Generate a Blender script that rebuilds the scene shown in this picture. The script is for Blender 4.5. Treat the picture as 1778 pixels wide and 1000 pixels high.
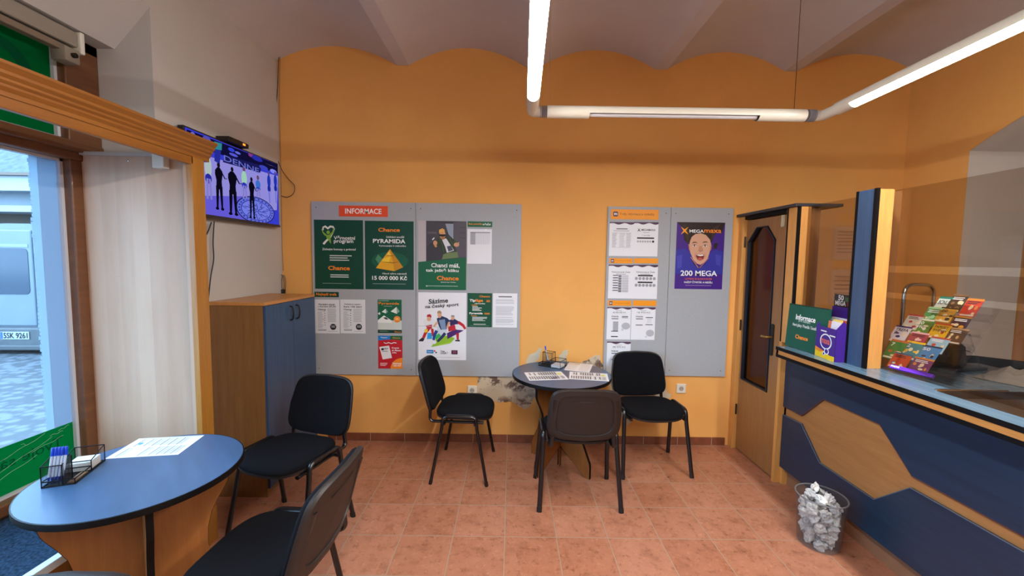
import bpy, bmesh, math, random
from mathutils import Vector, Matrix
from mathutils.geometry import tessellate_polygon
random.seed(7)
PI = math.pi
SC = bpy.context.scene
COL = SC.collection
for o in list(bpy.data.objects): bpy.data.objects.remove(o)

# ---------------------------------------------------------------- camera
FPX, PITCH, YAW, ROLL, EYE = 703.2, -.0703, .0021, .0142, 1.607
cp, sp, cy_, sy_, cr, sr = math.cos(PITCH), math.sin(PITCH), math.cos(YAW), math.sin(YAW), math.cos(ROLL), math.sin(ROLL)
FWD = Vector((sy_*cp, cy_*cp, sp)); RT0 = Vector((cy_, -sy_, 0)); UP0 = RT0.cross(FWD)
RT = RT0*cr + UP0*sr; UP = UP0*cr - RT0*sr
CAM = Vector((0, 0, EYE))
cd = bpy.data.cameras.new('camera'); cam = bpy.data.objects.new('camera', cd); COL.objects.link(cam)
cd.sensor_width = 36; cd.lens = FPX/1778*36; cd.clip_start = .02
m = Matrix((RT, UP, -FWD)).transposed().to_4x4(); m.translation = CAM
cam.matrix_world = m
SC.camera = cam

def ray(x, y): return FWD + RT*((x-889)/FPX) + UP*((500-y)/FPX)
def at(x, y, **k):                      # where a sight line meets the plane X=, Y= or Z=
    d = ray(x, y); a, v = list(k.items())[0]; i = 'XYZ'.index(a)
    return CAM + d*((v-CAM[i])/d[i])
def on_plane(x, y, p, n):
    d = ray(x, y); return CAM + d*((p-CAM).dot(n)/d.dot(n))

# ---------------------------------------------------------------- world, daylight, exposure
SKY_COL, SKY_STR = (.52, .76, 1.0), 9.0
TUBE_COL, TUBE_STR = (1.0, .965, .93), 150.0
w = bpy.data.worlds.new('world'); SC.world = w; w.use_nodes = True
bg = w.node_tree.nodes['Background']; bg.inputs[0].default_value = (*SKY_COL, 1); bg.inputs[1].default_value = SKY_STR
SC.view_settings.view_transform = 'Standard'; SC.view_settings.look = 'None'
SC.view_settings.gamma = 1; SC.view_settings.use_curve_mapping = False
SC.view_settings.exposure = -.25
ld = bpy.data.lights.new('overcast_sun', 'SUN'); ld.energy = 7.0; ld.angle = math.radians(80); ld.color = (.50, .74, 1.0)
lo = bpy.data.objects.new('overcast_sun', ld); COL.objects.link(lo)
lo.rotation_euler = Vector((1.0, .25, -.75)).to_track_quat('-Z', 'Y').to_euler()

# ---------------------------------------------------------------- materials
def lin(h):
    h = h.lstrip('#'); o = []
    for i in (0, 2, 4):
        c = int(h[i:i+2], 16)/255; o.append(c/12.92 if c <= .04045 else ((c+.055)/1.055)**2.4)
    return (*o, 1)
class NT:
    def __init__(s, name):
        s.m = bpy.data.materials.new(name); s.m.use_nodes = True; s.t = s.m.node_tree; s.n = s.t.nodes
        s.b = s.n['Principled BSDF']; s.out = s.n['Material Output']
    def add(s, kind, **k):
        n = s.n.new('ShaderNode'+kind)
        for a, v in k.items(): setattr(n, a, v)
        return n
    def l(s, a, b): s.t.links.new(a, b)
    def coords(s, scale=(1, 1, 1), rot=(0, 0, 0)):
        t = s.add('TexCoord'); mp = s.add('Mapping'); mp.inputs['Scale'].default_value = scale; mp.inputs['Rotation'].default_value = rot
        s.l(t.outputs['Object'], mp.inputs[0]); return mp.outputs[0]
    def noise(s, vec, scale, detail=4, rough=.55):
        n = s.add('TexNoise'); n.inputs['Scale'].default_value = scale; n.inputs['Detail'].default_value = detail; n.inputs['Roughness'].default_value = rough
        s.l(vec, n.inputs['Vector']); return n.outputs['Fac']
    def ramp(s, fac, stops):
        r = s.add('ValToRGB'); e = r.color_ramp.elements
        e[0].position, e[0].color = stops[0][0], stops[0][1]; e[1].position, e[1].color = stops[-1][0], stops[-1][1]
        for p, c in stops[1:-1]:
            q = e.new(p); q.color = c
        s.l(fac, r.inputs[0]); return r.outputs[0]
    def math(s, op, a, b=None):
        n = s.add('Math', operation=op)
        for i, v in enumerate((a, b)):
            if v is None: continue
            if isinstance(v, (int, float)): n.inputs[i].default_value = v
            else: s.l(v, n.inputs[i])
        return n.outputs[0]
    def mix(s, fac, a, b, mode='MIX'):
        n = s.add('Mix', data_type='RGBA', blend_type=mode)
        for i, v in ((0, fac), (6, a), (7, b)):
            if isinstance(v, (int, float)): n.inputs[i].default_value = v
            elif isinstance(v, tuple): n.inputs[i].default_value = v
            else: s.l(v, n.inputs[i])
        return n.outputs[2]
    def bump(s, h, strength=.2, dist=.01):
        b = s.add('Bump'); b.inputs['Strength'].default_value = strength; b.inputs['Distance'].default_value = dist
        s.l(h, b.inputs['Height']); s.l(b.outputs[0], s.b.inputs['Normal'])
def P(name, h, rough=.5, metal=0, spec=.5, var=0, scale=30, bump=0, coat=0):
    s = NT(name); b = s.b; c = lin(h)
    b.inputs['Base Color'].default_value = c; b.inputs['Roughness'].default_value = rough; b.inputs['Metallic'].default_value = metal
    b.inputs['Specular IOR Level'].default_value = spec; b.inputs['Coat Weight'].default_value = coat
    if var or bump:
        f = s.noise(s.coords(), scale)
        if var:
            d = tuple(x*(1-var) for x in c[:3])+(1,); e = tuple(min(1, x*(1+var)) for x in c[:3])+(1,)
            s.l(s.ramp(f, [(.3, d), (.7, e)]), b.inputs['Base Color'])
        if bump: s.bump(f, bump, .004)
    return s.m
def wood(name, a, b_, axis=2, rough=.42, sc=5, coat=.1):
    s = NT(name); v = [sc*5]*3; v[axis] = sc*.45
    vec = s.coords(tuple(v)); f = s.noise(vec, 1.2, 6, .6)
    v2 = [sc*26]*3; v2[axis] = sc*1.2
    g = s.noise(s.coords(tuple(v2)), 1.5, 3, .5)
    c = s.ramp(f, [(.25, lin(a)), (.75, lin(b_))])
    gg = s.ramp(g, [(.3, (.86, .84, .82, 1)), (.65, (1, 1, 1, 1))])
    s.l(s.mix(.8, c, gg, 'MULTIPLY'), s.b.inputs['Base Color'])
    s.b.inputs['Roughness'].default_value = rough; s.b.inputs['Coat Weight'].default_value = coat
    return s.m
def laminate(name, a, b_, axis=1, rough=.3, spec=.5, k=22.):
    s = NT(name); v = [k]*3; v[axis] = 1.6
    f = s.noise(s.coords(tuple(v)), 1.4, 5, .6)
    s.l(s.ramp(f, [(.25, lin(a)), (.75, lin(b_))]), s.b.inputs['Base Color'])
    s.b.inputs['Roughness'].default_value = rough; s.b.inputs['Specular IOR Level'].default_value = spec
    return s.m
def glass(name, tint, gloss=.06, rough=.02, veil=None, amount=0):
    s = NT(name); s.n.remove(s.b)
    t = s.add('BsdfTransparent'); t.inputs[0].default_value = (*tint, 1)
    g = s.add('BsdfGlossy'); g.inputs['Roughness'].default_value = rough; g.inputs[0].default_value = (1, 1, 1, 1)
    ge = s.add('NewGeometry'); dt = s.add('VectorMath', operation='DOT_PRODUCT'); s.l(ge.outputs['Normal'], dt.inputs[0]); s.l(ge.outputs['Incoming'], dt.inputs[1])
    k = s.math('MULTIPLY', s.math('ADD', s.math('MULTIPLY', s.math('POWER', s.math('SUBTRACT', 1.0, s.math('ABSOLUTE', dt.outputs['Value'])), 5.0), .6), .04), gloss/.08)
    if veil:
        df = s.add('BsdfDiffuse'); df.inputs[0].default_value = lin(veil); m0 = s.add('MixShader'); m0.inputs[0].default_value = amount
        s.l(t.outputs[0], m0.inputs[1]); s.l(df.outputs[0], m0.inputs[2]); t = m0
    mx = s.add('MixShader'); s.l(s.math('MINIMUM', k, 1.0), mx.inputs[0]); s.l(t.outputs[0], mx.inputs[1]); s.l(g.outputs[0], mx.inputs[2])
    s.l(mx.outputs[0], s.out.inputs[0]); return s.m
def film(name, h, transl=.7, clear=0.0):
    s = NT(name); s.n.remove(s.b); c = lin(h)
    d = s.add('BsdfDiffuse'); d.inputs[0].default_value = c
    t = s.add('BsdfTranslucent'); t.inputs[0].default_value = c
    mx = s.add('MixShader'); mx.inputs[0].default_value = transl; s.l(d.outputs[0], mx.inputs[1]); s.l(t.outputs[0], mx.inputs[2])
    if clear:
        tr = s.add('BsdfTransparent'); m2 = s.add('MixShader'); m2.inputs[0].default_value = clear
        s.l(mx.outputs[0], m2.inputs[1]); s.l(tr.outputs[0], m2.inputs[2]); mx = m2
    s.l(mx.outputs[0], s.out.inputs[0]); return s.m
def emit(name, col, strength):
    s = NT(name); s.n.remove(s.b); e = s.add('Emission'); e.inputs[0].default_value = (*col[:3], 1); e.inputs[1].default_value = strength
    s.l(e.outputs[0], s.out.inputs[0]); return s.m
def mesh_metal(name, h, n=420, open_=.42):
    s = NT(name); s.b.inputs['Base Color'].default_value = lin(h); s.b.inputs['Roughness'].default_value = .4
    tr = s.add('BsdfTransparent'); mx = s.add('MixShader')
    v = s.coords((n, n, n)); f = s.add('SeparateXYZ'); s.l(v, f.inputs[0])
    k = None
    for i in range(3):
        a = s.math('GREATER_THAN', s.math('FRACT', f.outputs[i]), 1-math.sqrt(open_)*.96)
        k = a if k is None else s.math('ADD', k, a)
    s.l(s.math('GREATER_THAN', k, 1.5), mx.inputs[0]); s.l(s.b.outputs[0], mx.inputs[1]); s.l(tr.outputs[0], mx.inputs[2])
    s.l(mx.outputs[0], s.out.inputs[0]); return s.m
_flat = {}
def F(h, rough=.45):
    if h not in _flat: _flat[h] = P('print_'+h.lstrip('#'), h, rough, spec=.35)
    return _flat[h]
_glow = {}
def G(h, st=1.0):
    if h not in _glow: _glow[h] = emit('screen_'+h.lstrip('#'), lin(h), st)
    return _glow[h]

def plaster(name, h, var=.05, sc=2.2):
    s = NT(name); c = lin(h); vec = s.coords()
    f = s.noise(vec, sc, 5, .6)
    s.l(s.ramp(f, [(.3, tuple(x*(1-var) for x in c[:3])+(1,)), (.7, tuple(min(1, x*(1+var)) for x in c[:3])+(1,))]), s.b.inputs['Base Color'])
    s.b.inputs['Roughness'].default_value = .85; s.b.inputs['Specular IOR Level'].default_value = .2
    s.bump(s.noise(vec, 140, 3, .6), .12, .002); return s.m
ORANGE = plaster('orange_wall_paint', '#e6aa60')
WHITEWALL = plaster('warm_white_wall_paint', '#bdb9b4')
CEIL = plaster('ceiling_paint', '#c6c4c6')
BACKROOM = plaster('back_room_paint', '#d9cfc4')

def tiles():
    s = NT('terracotta_tiles'); t = s.add('TexCoord'); x = s.add('SeparateXYZ'); s.l(t.outputs['Object'], x.inputs[0])
    u = s.math('ADD', s.math('DIVIDE', x.outputs[0], .3), .0574+100); v = s.math('ADD', s.math('DIVIDE', x.outputs[1], .3), 100-7.4843)
    d = None
    for q in (u, v):
        fr = s.math('FRACT', q); e = s.math('MINIMUM', fr, s.math('SUBTRACT', 1.0, fr)); d = e if d is None else s.math('MINIMUM', d, e)
    grout = s.math('LESS_THAN', d, .0085)
    cv = s.add('CombineXYZ'); s.l(s.math('FLOOR', u), cv.inputs[0]); s.l(s.math('FLOOR', v), cv.inputs[1])
    wn = s.add('TexWhiteNoise', noise_dimensions='2D'); s.l(cv.outputs[0], wn.inputs[0])
    base = s.ramp(wn.outputs[0], [(0, lin('#ac7358')), (.5, lin('#b0785d')), (1, lin('#b67f65'))])
    vm = s.add('VectorMath', operation='ADD'); s.l(t.outputs['Object'], vm.inputs[0])
    vs = s.add('VectorMath', operation='SCALE'); vs.inputs['Scale'].default_value = 7.3; s.l(cv.outputs[0], vs.inputs[0]); s.l(vs.outputs[0], vm.inputs[1])
    f = s.noise(vm.outputs[0], 9, 6, .65)
    mott = s.ramp(f, [(.28, (.55, .47, .42, 1)), (.47, (.9, .84, .8, 1)), (.7, (1.0, 1.0, 1.0, 1))])
    c = s.mix(.85, base, mott, 'MULTIPLY')
    f2 = s.noise(vm.outputs[0], 34, 4, .7)
    c = s.mix(s.ramp(f2, [(.56, (0, 0, 0, 1)), (.72, (.5, .5, .5, 1))]), c, lin('#cf9472'))
    f3 = s.noise(vm.outputs[0], 22, 6, .75); c = s.mix(1.0, c, s.ramp(f3, [(.33, (.62, .55, .5, 1)), (.47, (1, 1, 1, 1))]), 'MULTIPLY')
    c = s.mix(grout, c, lin('#a08b76'))
    s.l(c, s.b.inputs['Base Color'])
    s.l(s.ramp(f, [(.3, (.27,)*3+(1,)), (.7, (.42,)*3+(1,))]), s.b.inputs['Roughness'])
    h = s.math('SUBTRACT', s.math('MULTIPLY', f, .6), grout); s.bump(h, .25, .004); return s.m
TILE = tiles()
def baseboard_tile():
    s = NT('baseboard_tile'); t = s.add('TexCoord'); x = s.add('SeparateXYZ'); s.l(t.outputs['Object'], x.inputs[0])
    d = None
    for k in (0, 1):
        fr = s.math('FRACT', s.math('ADD', s.math('DIVIDE', x.outputs[k], .3), .0574+100-7.4843*k)); e = s.math('MINIMUM', fr, s.math('SUBTRACT', 1.0, fr))
        if k == 0: d = e
    f = s.noise(t.outputs['Object'], 9, 5, .6)
    c = s.ramp(f, [(.3, lin('#6f3c28')), (.7, lin('#8a5138'))])
    s.l(s.mix(s.math('LESS_THAN', d, .008), c, lin('#b09a86')), s.b.inputs['Base Color']); s.b.inputs['Roughness'].default_value = .4; return s.m
BASETILE = baseboard_tile()
WOOD = wood('honey_maple', '#c98a45', '#dba25a')
WOODY = wood('honey_maple_lengthwise', '#b5793c', '#c88d4b', axis=1)
WOODD = wood('door_maple', '#93653a', '#a37547')
WOODT = wood('table_base_maple', '#84501f', '#975f2b')
WOODC = wood('cabinet_maple', '#78522d', '#8c6539')
CORNICE = wood('cornice_wood', '#84501c', '#9a6428', axis=1)
POSTW = wood('portal_post_wood', '#9c6624', '#ad7832')
PALE = None
def pale():
    s = NT('pale_maple_boards'); t = s.add('TexCoord'); x = s.add('SeparateXYZ'); s.l(t.outputs['Object'], x.inputs[0])
    k = s.math('FLOOR', s.math('MULTIPLY', x.outputs[0], 12.5)); wn = s.add('TexWhiteNoise', noise_dimensions='1D'); s.l(k, wn.inputs['W'])
    f = s.noise(s.coords((10, 10, 1.1)), 1.0, 5, .6)
    c = s.ramp(f, [(.3, lin('#bd9c82')), (.72, lin('#cbae96'))])
    c = s.mix(.8, c, s.ramp(wn.outputs[0], [(0, (.80, .75, .71, 1)), (1, (1, 1, 1, 1))]), 'MULTIPLY')
    st = s.noise(s.coords((5, 5, 26)), 1.0, 6, .75)
    c = s.mix(s.ramp(st, [(.66, (0, 0, 0, 1)), (.74, (.5, .5, .5, 1))]), c, lin('#8f7d72'))
    s.l(c, s.b.inputs['Base Color']); s.b.inputs['Roughness'].default_value = .55; return s.m
PALE = pale()
DARKWOOD = wood('window_frame_wood', '#5e3a22', '#7a4e2e', axis=1)
BLUE = laminate('blue_laminate', '#15273b', '#1d344d', axis=1, rough=.38)
INLAY = wood('counter_inlay_wood', '#99683a', '#ac7a48', axis=1)
BLUEZ = laminate('blue_laminate_upright', '#2b4160', '#36516f', axis=2, rough=.4)
BLUETOP = laminate('blue_table_laminate', '#34506f', '#446489', axis=0, rough=.3, spec=.45, k=9)
COUNTERTOP = laminate('blue_counter_laminate', '#48647a', '#68869a', axis=1, rough=.2, spec=.7)
BLACK = P('black_edge_band', '#08080a', .5, spec=.2)
BLACKPL = P('black_plastic', '#171414', .5, var=.15, scale=200)
SHELL = P('backrest_shell_plastic', '#201a18', .5, bump=.15, scale=400)
FABRIC = P('black_upholstery', '#0d0e13', .95, spec=.15, var=.35, scale=500, bump=.3)
TUBEBLK = P('black_enamel_tube', '#0b0c10', .28, spec=.6)
GREYB = P('grey_board', '#a3a8ad', .6, var=.03, scale=60, bump=.05)
PAPER = P('white_paper', '#dfe3ea', .7, var=.015, scale=20)
WPLAST = P('white_plastic', '#dcd9cd', .4)
CHROME = P('chrome', '#c9c9c9', .18, metal=1)
STEEL = P('brushed_steel', '#8a7d72', .3, metal=1)
BRASS = P('brass', '#b09050', .35, metal=1)
DARKMET = P('dark_metal', '#2b2622', .45, metal=.6)
CARPET = P('blue_grey_carpet', '#2b3b4d', 1, spec=.05, var=.55, scale=90, bump=.9)
HOUSING = P('lamp_housing', '#d8d5c6', .35)
BELLOW = P('grey_bellows', '#8f8f95', .5)
LAMP = emit('lit_fluorescent', TUBE_COL, TUBE_STR)
LAMPOFF = P('unlit_fluorescent', '#c9c9cc', .3)
TINT = glass('tinted_glass', (.80, .765, .735), .05)
CLEARG = glass('clear_glass', (.98, .98, .975), .035)
WINGL = glass('window_glass', (.86, .94, 1.0), .03)
DOORGL = glass('door_smoked_glass', (.56, .46, .41), .06, .12)
ACRYL = glass('clear_acrylic', (.96, .96, .97), .06)
BINPL = glass('smoky_bin_plastic', (.86, .86, .86), .05, .15, '#77777a', .2)
WIREMESH = mesh_metal('black_wire_mesh', '#0c0c0e')

# ---------------------------------------------------------------- mesh builder
class MB:
    def __init__(s): s.v, s.f, s.mi, s.mats, s.sm = [], [], [], [], []
    def mid(s, m):
        if m not in s.mats: s.mats.append(m)
        return s.mats.index(m)
    def add(s, vs, fs, m, smooth=False):
        b = len(s.v); s.v += [Vector(q) for q in vs]; k = s.mid(m)
        for f in fs: s.f.append([b+i for i in f]); s.mi.append(k); s.sm.append(smooth)
        return s
    def box(s, x0, x1, y0, y1, z0, z1, m, bev=0):
        if bev:
            bm = bmesh.new(); bmesh.ops.create_cube(bm, size=1)
            for q in bm.verts: q.co = Vector(((x0+x1)/2+q.co.x*(x1-x0), (y0+y1)/2+q.co.y*(y1-y0), (z0+z1)/2+q.co.z*(z1-z0)))
            bmesh.ops.bevel(bm, geom=bm.edges[:], offset=bev, segments=2, affect='EDGES', profile=.5)
            bm.verts.index_update()
            s.add([q.co.copy() for q in bm.verts], [[q.index for q in f.verts] for f in bm.faces], m); bm.free(); return s
        v = [(x, y, z) for x in (x0, x1) for y in (y0, y1) for z in (z0, z1)]
        return s.add(v, [(0, 1, 3, 2), (4, 6, 7, 5), (0, 4, 5, 1), (2, 3, 7, 6), (0, 2, 6, 4), (1, 5, 7, 3)], m)
    def prism(s, outer, holes, T, d0, d1, m):
        """flat polygon (with holes) between depths d0 and d1; T maps (a, b, depth) to a point"""
        loops = [outer]+list(holes); flat = [q for l in loops for q in l]; n = len(flat)
        tri = tessellate_polygon([[Vector((q[0], q[1], 0)) for q in l] for l in loops])
        vs = [T(a, b, d0) for a, b in flat]+[T(a, b, d1) for a, b in flat]
        fs = [list(t) for t in tri]+[[i+n for i in reversed(t)] for t in tri]; o = 0
        for l in loops:
            k = len(l)
            for i in range(k): a, b = o+i, o+(i+1) % k; fs.append([a, b, b+n, a+n])
            o += k
        return s.add(vs, fs, m)
    def tube(s, pts, r, m, n=10, rx=None, closed=False, caps=True):
        """round (or oval) tube along a polyline"""
        pts = [Vector(q) for q in pts]; N = len(pts); vs = []; fs = []
        up = None
        for i, q in enumerate(pts):
            a = pts[(i-1) % N] if (closed or i) else q; b = pts[(i+1) % N] if (closed or i < N-1) else q
            t = (b-a).normalized()
            if up is None:
                up = Vector((0, 0, 1)) if abs(t.z) < .9 else Vector((0, 1, 0))
            sd = t.cross(up).normalized(); up = sd.cross(t).normalized()
            rr = r[i] if isinstance(r, (list, tuple)) else r
            for k in range(n):
                an = 2*PI*k/n; vs.append(q+sd*math.cos(an)*(rx or rr)+up*math.sin(an)*rr)
        M_ = N if closed else N-1
        for i in range(M_):
            for k in range(n): fs.append([i*n+k, i*n+(k+1) % n, ((i+1) % N)*n+(k+1) % n, ((i+1) % N)*n+k])
        s.add(vs, fs, m, True)
        if caps and not closed:
            s.add(vs[:n], [list(range(n))[::-1]], m); s.add(vs[-n:], [list(range(n))], m)
        return s
    def lathe(s, prof, m, c=(0, 0, 0), n=40, sx=1, sy=1, smooth=True):
        vs = [(c[0]+r*math.cos(2*PI*k/n)*sx, c[1]+r*math.sin(2*PI*k/n)*sy, c[2]+z) for r, z in prof for k in range(n)]
        fs = [[i*n+k, i*n+(k+1) % n, (i+1)*n+(k+1) % n, (i+1)*n+k] for i in range(len(prof)-1) for k in range(n)]
        return s.add(vs, fs, m, smooth)
    def pillow(s, out, rings, T, m):
        """stacked scaled copies of an outline; T maps (a, b, depth)"""
        n = len(out); vs = [T(a*k, b*k, d) for k, d in rings for a, b in out]
        fs = [[i*n+k, i*n+(k+1) % n, (i+1)*n+(k+1) % n, (i+1)*n+k] for i in range(len(rings)-1) for k in range(n)]
        fs += [list(range(n))[::-1], [(len(rings)-1)*n+k for k in range(n)]]
        return s.add(vs, fs, m, True)
    def build(s, name, parent=None, loc=None, rot=None):
        me = bpy.data.meshes.new(name); me.from_pydata(s.v, [], s.f)
        for q in s.mats: me.materials.append(q)
        me.polygons.foreach_set('material_index', s.mi); me.polygons.foreach_set('use_smooth', s.sm)
        bm = bmesh.new(); bm.from_mesh(me)
        if len(s.f) > 1 and not getattr(s, 'flat', False): bmesh.ops.recalc_face_normals(bm, faces=bm.faces[:])
        bm.to_mesh(me); bm.free()
        if any(s.sm):
            try: me.set_sharp_from_angle(angle=math.radians(40))
            except Exception: pass
        o = bpy.data.objects.new(name, me); COL.objects.link(o)
        if parent: o.parent = parent
        if loc is not None: o.location = loc
        if rot is not None: o.rotation_euler = rot
        return o
def tag(o, label=None, cat=None, group=None, kind=None):
    if label: o['label'] = label
    if cat: o['category'] = cat
    if group: o['group'] = group
    if kind: o['kind'] = kind
    return o
def thing(name, label, cat, loc=(0, 0, 0), rz=0, group=None):
    o = bpy.data.objects.new(name, None); COL.objects.link(o); o.location = loc; o.rotation_euler = (0, 0, rz); o.empty_display_size = .05
    return tag(o, label, cat, group)
def struct(mb, name, parent=None):
    o = mb.build(name, parent)
    if not parent: o['kind'] = 'structure'
    return o
def copy_tree(o, parent=None):
    c = o.copy(); COL.objects.link(c); c.parent = parent
    for ch in list(o.children): copy_tree(ch, c)
    return c
def rrect(w, h, r, n=6):
    o = []
    for cx, cz, a0 in ((w-r, h-r, 0), (-w+r, h-r, 90), (-w+r, -h+r, 180), (w-r, -h+r, 270)):
        for k in range(n+1): a = math.radians(a0+90*k/n); o.append((cx+r*math.cos(a), cz+r*math.sin(a)))
    return o
def arcpts(c, r, a0, a1, n):
    return [(c[0]+r*math.cos(math.radians(a0+(a1-a0)*k/n)), c[1]+r*math.sin(math.radians(a0+(a1-a0)*k/n))) for k in range(n+1)]
def rnd_path(pts, r=.03, n=5):
    """rounds the corners of a polyline"""
    pts = [Vector(q) for q in pts]; o = [pts[0]]
    for i in range(1, len(pts)-1):
        a, b, c = pts[i-1], pts[i], pts[i+1]; u = (a-b); v = (c-b); k = min(r, u.length*.48, v.length*.48); p = b+u.normalized()*k; q = b+v.normalized()*k
        for j in range(n+1): t = j/n; o.append(p*(1-t)**2+b*2*t*(1-t)+q*t*t)
    return o+[pts[-1]]

# ---------------------------------------------------------------- lettering and printed sheets
_txt = {}
def glyphs(s, bold):
    if (s, bold) not in _txt:
        c = bpy.data.curves.new('t', 'FONT'); c.body = s; c.dimensions = '2D'; c.fill_mode = 'FRONT'; c.resolution_u = 3; c.offset = bold*.6
        o = bpy.data.objects.new('t', c); COL.objects.link(o)
        me = bpy.data.meshes.new_from_object(o.evaluated_get(bpy.context.evaluated_depsgraph_get()))
        v = [(q.co.x, q.co.y) for q in me.vertices]; f = [list(p.vertices) for p in me.polygons]
        x0 = min(q[0] for q in v); x1 = max(q[0] for q in v); y0 = min(q[1] for q in v); y1 = max(q[1] for q in v)
        _txt[(s, bold)] = ([((a-x0)/(x1-x0), (y1-b)/(y1-y0)) for a, b in v], f)
        bpy.data.objects.remove(o); bpy.data.curves.remove(c); bpy.data.meshes.remove(me)
    return _txt[(s, bold)]
class Sheet:
    """a printed sheet; coordinates are given in the box set by zb() (x right, y down)"""
    def __init__(s, w, h, paper, th=.0012, mk=F, step=.00012):
        s.w, s.h, s.mk, s.step = w, h, mk, step; s.lay = 0; s.parts = {'sheet': MB()}; s.cur = 'sheet'; s.zb(0, 0, 1, 1)
        for q in s.parts.values(): q.flat = True
        s.parts['sheet'].box(-w/2, w/2, 0, th, -h/2, h/2, mk(paper) if isinstance(paper, str) else paper)
    def zb(s, x0, y0, x1, y1, lean=0): s.b = (x0, y0, x1, y1, lean); return s
    def on(s, part):
        s.cur = part
        if part not in s.parts: s.parts[part] = MB(); s.parts[part].flat = True
        return s
    def own(s, part):
        s.n = getattr(s, 'n', 0)+1; return s.on(part+'|%d' % s.n)
    def T(s, x, y):
        x0, y0, x1, y1, ln = s.b; v = (y-y0)/(y1-y0); u = (x-x0-ln*v)/(x1-x0)
        u = min(max(u, 0), 1); v = min(max(v, 0), 1)
        return ((u-.5)*s.w, -s.step*(s.lay+1), (.5-v)*s.h)
    def put(s, pts, fs, col):
        s.parts[s.cur].add([s.T(*q) for q in pts], fs, s.mk(col) if isinstance(col, str) else col); s.lay += .25; return s
    def poly(s, pts, col):
        t = tessellate_polygon([[Vector((a, b, 0)) for a, b in pts]])
        fs = []
        for a, b, c in t:
            (ax, ay), (bx, by), (cx, cy) = pts[a], pts[b], pts[c]
            fs.append((a, b, c) if (bx-ax)*(cy-ay)-(by-ay)*(cx-ax) < 0 else (a, c, b))
        s.put(pts, fs, col); s.lay += .75; return s
    def rect(s, x0, y0, x1, y1, col): return s.poly([(x0, y0), (x1, y0), (x1, y1), (x0, y1)], col)
    def ell(s, cx, cy, rx, ry, col, n=18, rot=0):
        ca, sa = math.cos(rot), math.sin(rot)
        return s.poly([(cx+rx*math.cos(2*PI*k/n)*ca-ry*math.sin(2*PI*k/n)*sa, cy+rx*math.cos(2*PI*k/n)*sa+ry*math.sin(2*PI*k/n)*ca) for k in range(n)], col)
    def stroke(s, pts, wd, col):
        """an even line through points; wd one width or one per point"""
        L, R = [], []
        for i, q in enumerate(pts):
            a = pts[max(i-1, 0)]; b = pts[min(i+1, len(pts)-1)]; dx, dy = b[0]-a[0], b[1]-a[1]; k = math.hypot(dx, dy) or 1
            h = (wd[i] if isinstance(wd, (list, tuple)) else wd)/2
            L.append((q[0]-dy/k*h, q[1]+dx/k*h)); R.append((q[0]+dy/k*h, q[1]-dx/k*h))
        n = len(pts); fs = [(i, i+1, n+i+1, n+i) for i in range(n-1)]
        s.put(L+R, fs, col); s.lay += .75; return s
    def text(s, t, x0, y0, x1, y1, col, bold=.0, skew=0, mirror=False):
        v, f = glyphs(t, bold); c0 = s.cur; s.own('lettering')
        s.put([(x0+(1-a if mirror else a)*(x1-x0), y0+b*(y1-y0)+skew*a) for a, b in v], f, col); s.lay += .75; return s.on(c0)
    def bars(s, x0, x1, y0, y1, n, col, fill=.5, jit=.25, cen=False):
        st = (y1-y0)/n; pts, fs = [], []
        for i in range(n):
            e = (x1-x0)*random.random()*jit; a, b = (x0+e/2, x1-e/2) if cen else (x0, x1-e); k = len(pts); y = y0+i*st
            pts += [(a, y), (b, y), (b, y+st*fill), (a, y+st*fill)]; fs.append((k, k+3, k+2, k+1))
        c0 = s.cur; s.own('small_print'); s.put(pts, fs, col); s.lay += .75; s.on(c0); return s
    def build(s, name, label, cat, loc, rot=(0, 0, 0), group=None, parent=None):
        o = s.parts.pop('sheet').build(name, parent, loc, rot)
        if not parent: tag(o, label, cat, group)
        for k, q in s.parts.items():
            if q.f: q.build(k.split('|')[0], o)
        return o

WY = 3.472                                   # the back wall
# ================================================================ THE SETTING
X_L, X_R = -1.96, 3.3
Y_F = -2.2
mb = MB(); mb.box(-2.6, 5.4, Y_F-.1, WY+.1, -.1, 0, TILE); struct(mb, 'floor')
mb = MB(); mb.box(-2.6, 5.4, WY, WY+.2, 0, 3.6, ORANGE); wall_back = struct(mb, 'wall_back')
mb = MB(); mb.box(-2.6, 5.4, Y_F-.2, Y_F, 0, 3.6, WHITEWALL); struct(mb, 'wall_front')
# vaulted ceiling: shallow arches between beams that run away from the camera
spr = [X_L-.1, -.92, .15, 1.215, 2.29, X_R+.1]
mb = MB()
def vault(prof, sm):
    n = len(prof); mb.add([(x, y, z) for y in (Y_F-.1, WY+.02) for x, z in prof], [[i, i+1, n+i+1, n+i] for i in range(n-1)], CEIL, sm)
for i in range(5):
    a, b = spr[i]+.05, spr[i+1]-.05
    vault([(a+(b-a)*k/20, 3.195+.145*(1-(2*k/20-1)**2)) for k in range(21)], True)
    if i < 4: vault([(b-.001, 3.195), (b+.101, 3.195)], False)
mb.box(-2.6, X_R+.1, Y_F-.1, WY+.02, 3.5, 3.6, CEIL); struct(mb, 'ceiling')
# left wall with the shop-window recess
YR, YN = 2.275, -1.3
mb = MB()
mb.box(X_L-.6, X_L, YR, WY, 0, 3.55, WHITEWALL); mb.box(X_L-.6, X_L, Y_F, YN, 0, 3.55, WHITEWALL)
mb.prism([(-1.96, 2.93), (-2.16, 2.71), (-2.56, 2.71), (-2.56, 3.55), (-1.96, 3.55)], [], lambda a, b, d: (a, d, b), YN, YR, WHITEWALL)
mb.box(X_L-.6, -2.36, YN, YR, -.1, .43, WHITEWALL)
struct(mb, 'wall_left')
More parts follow.
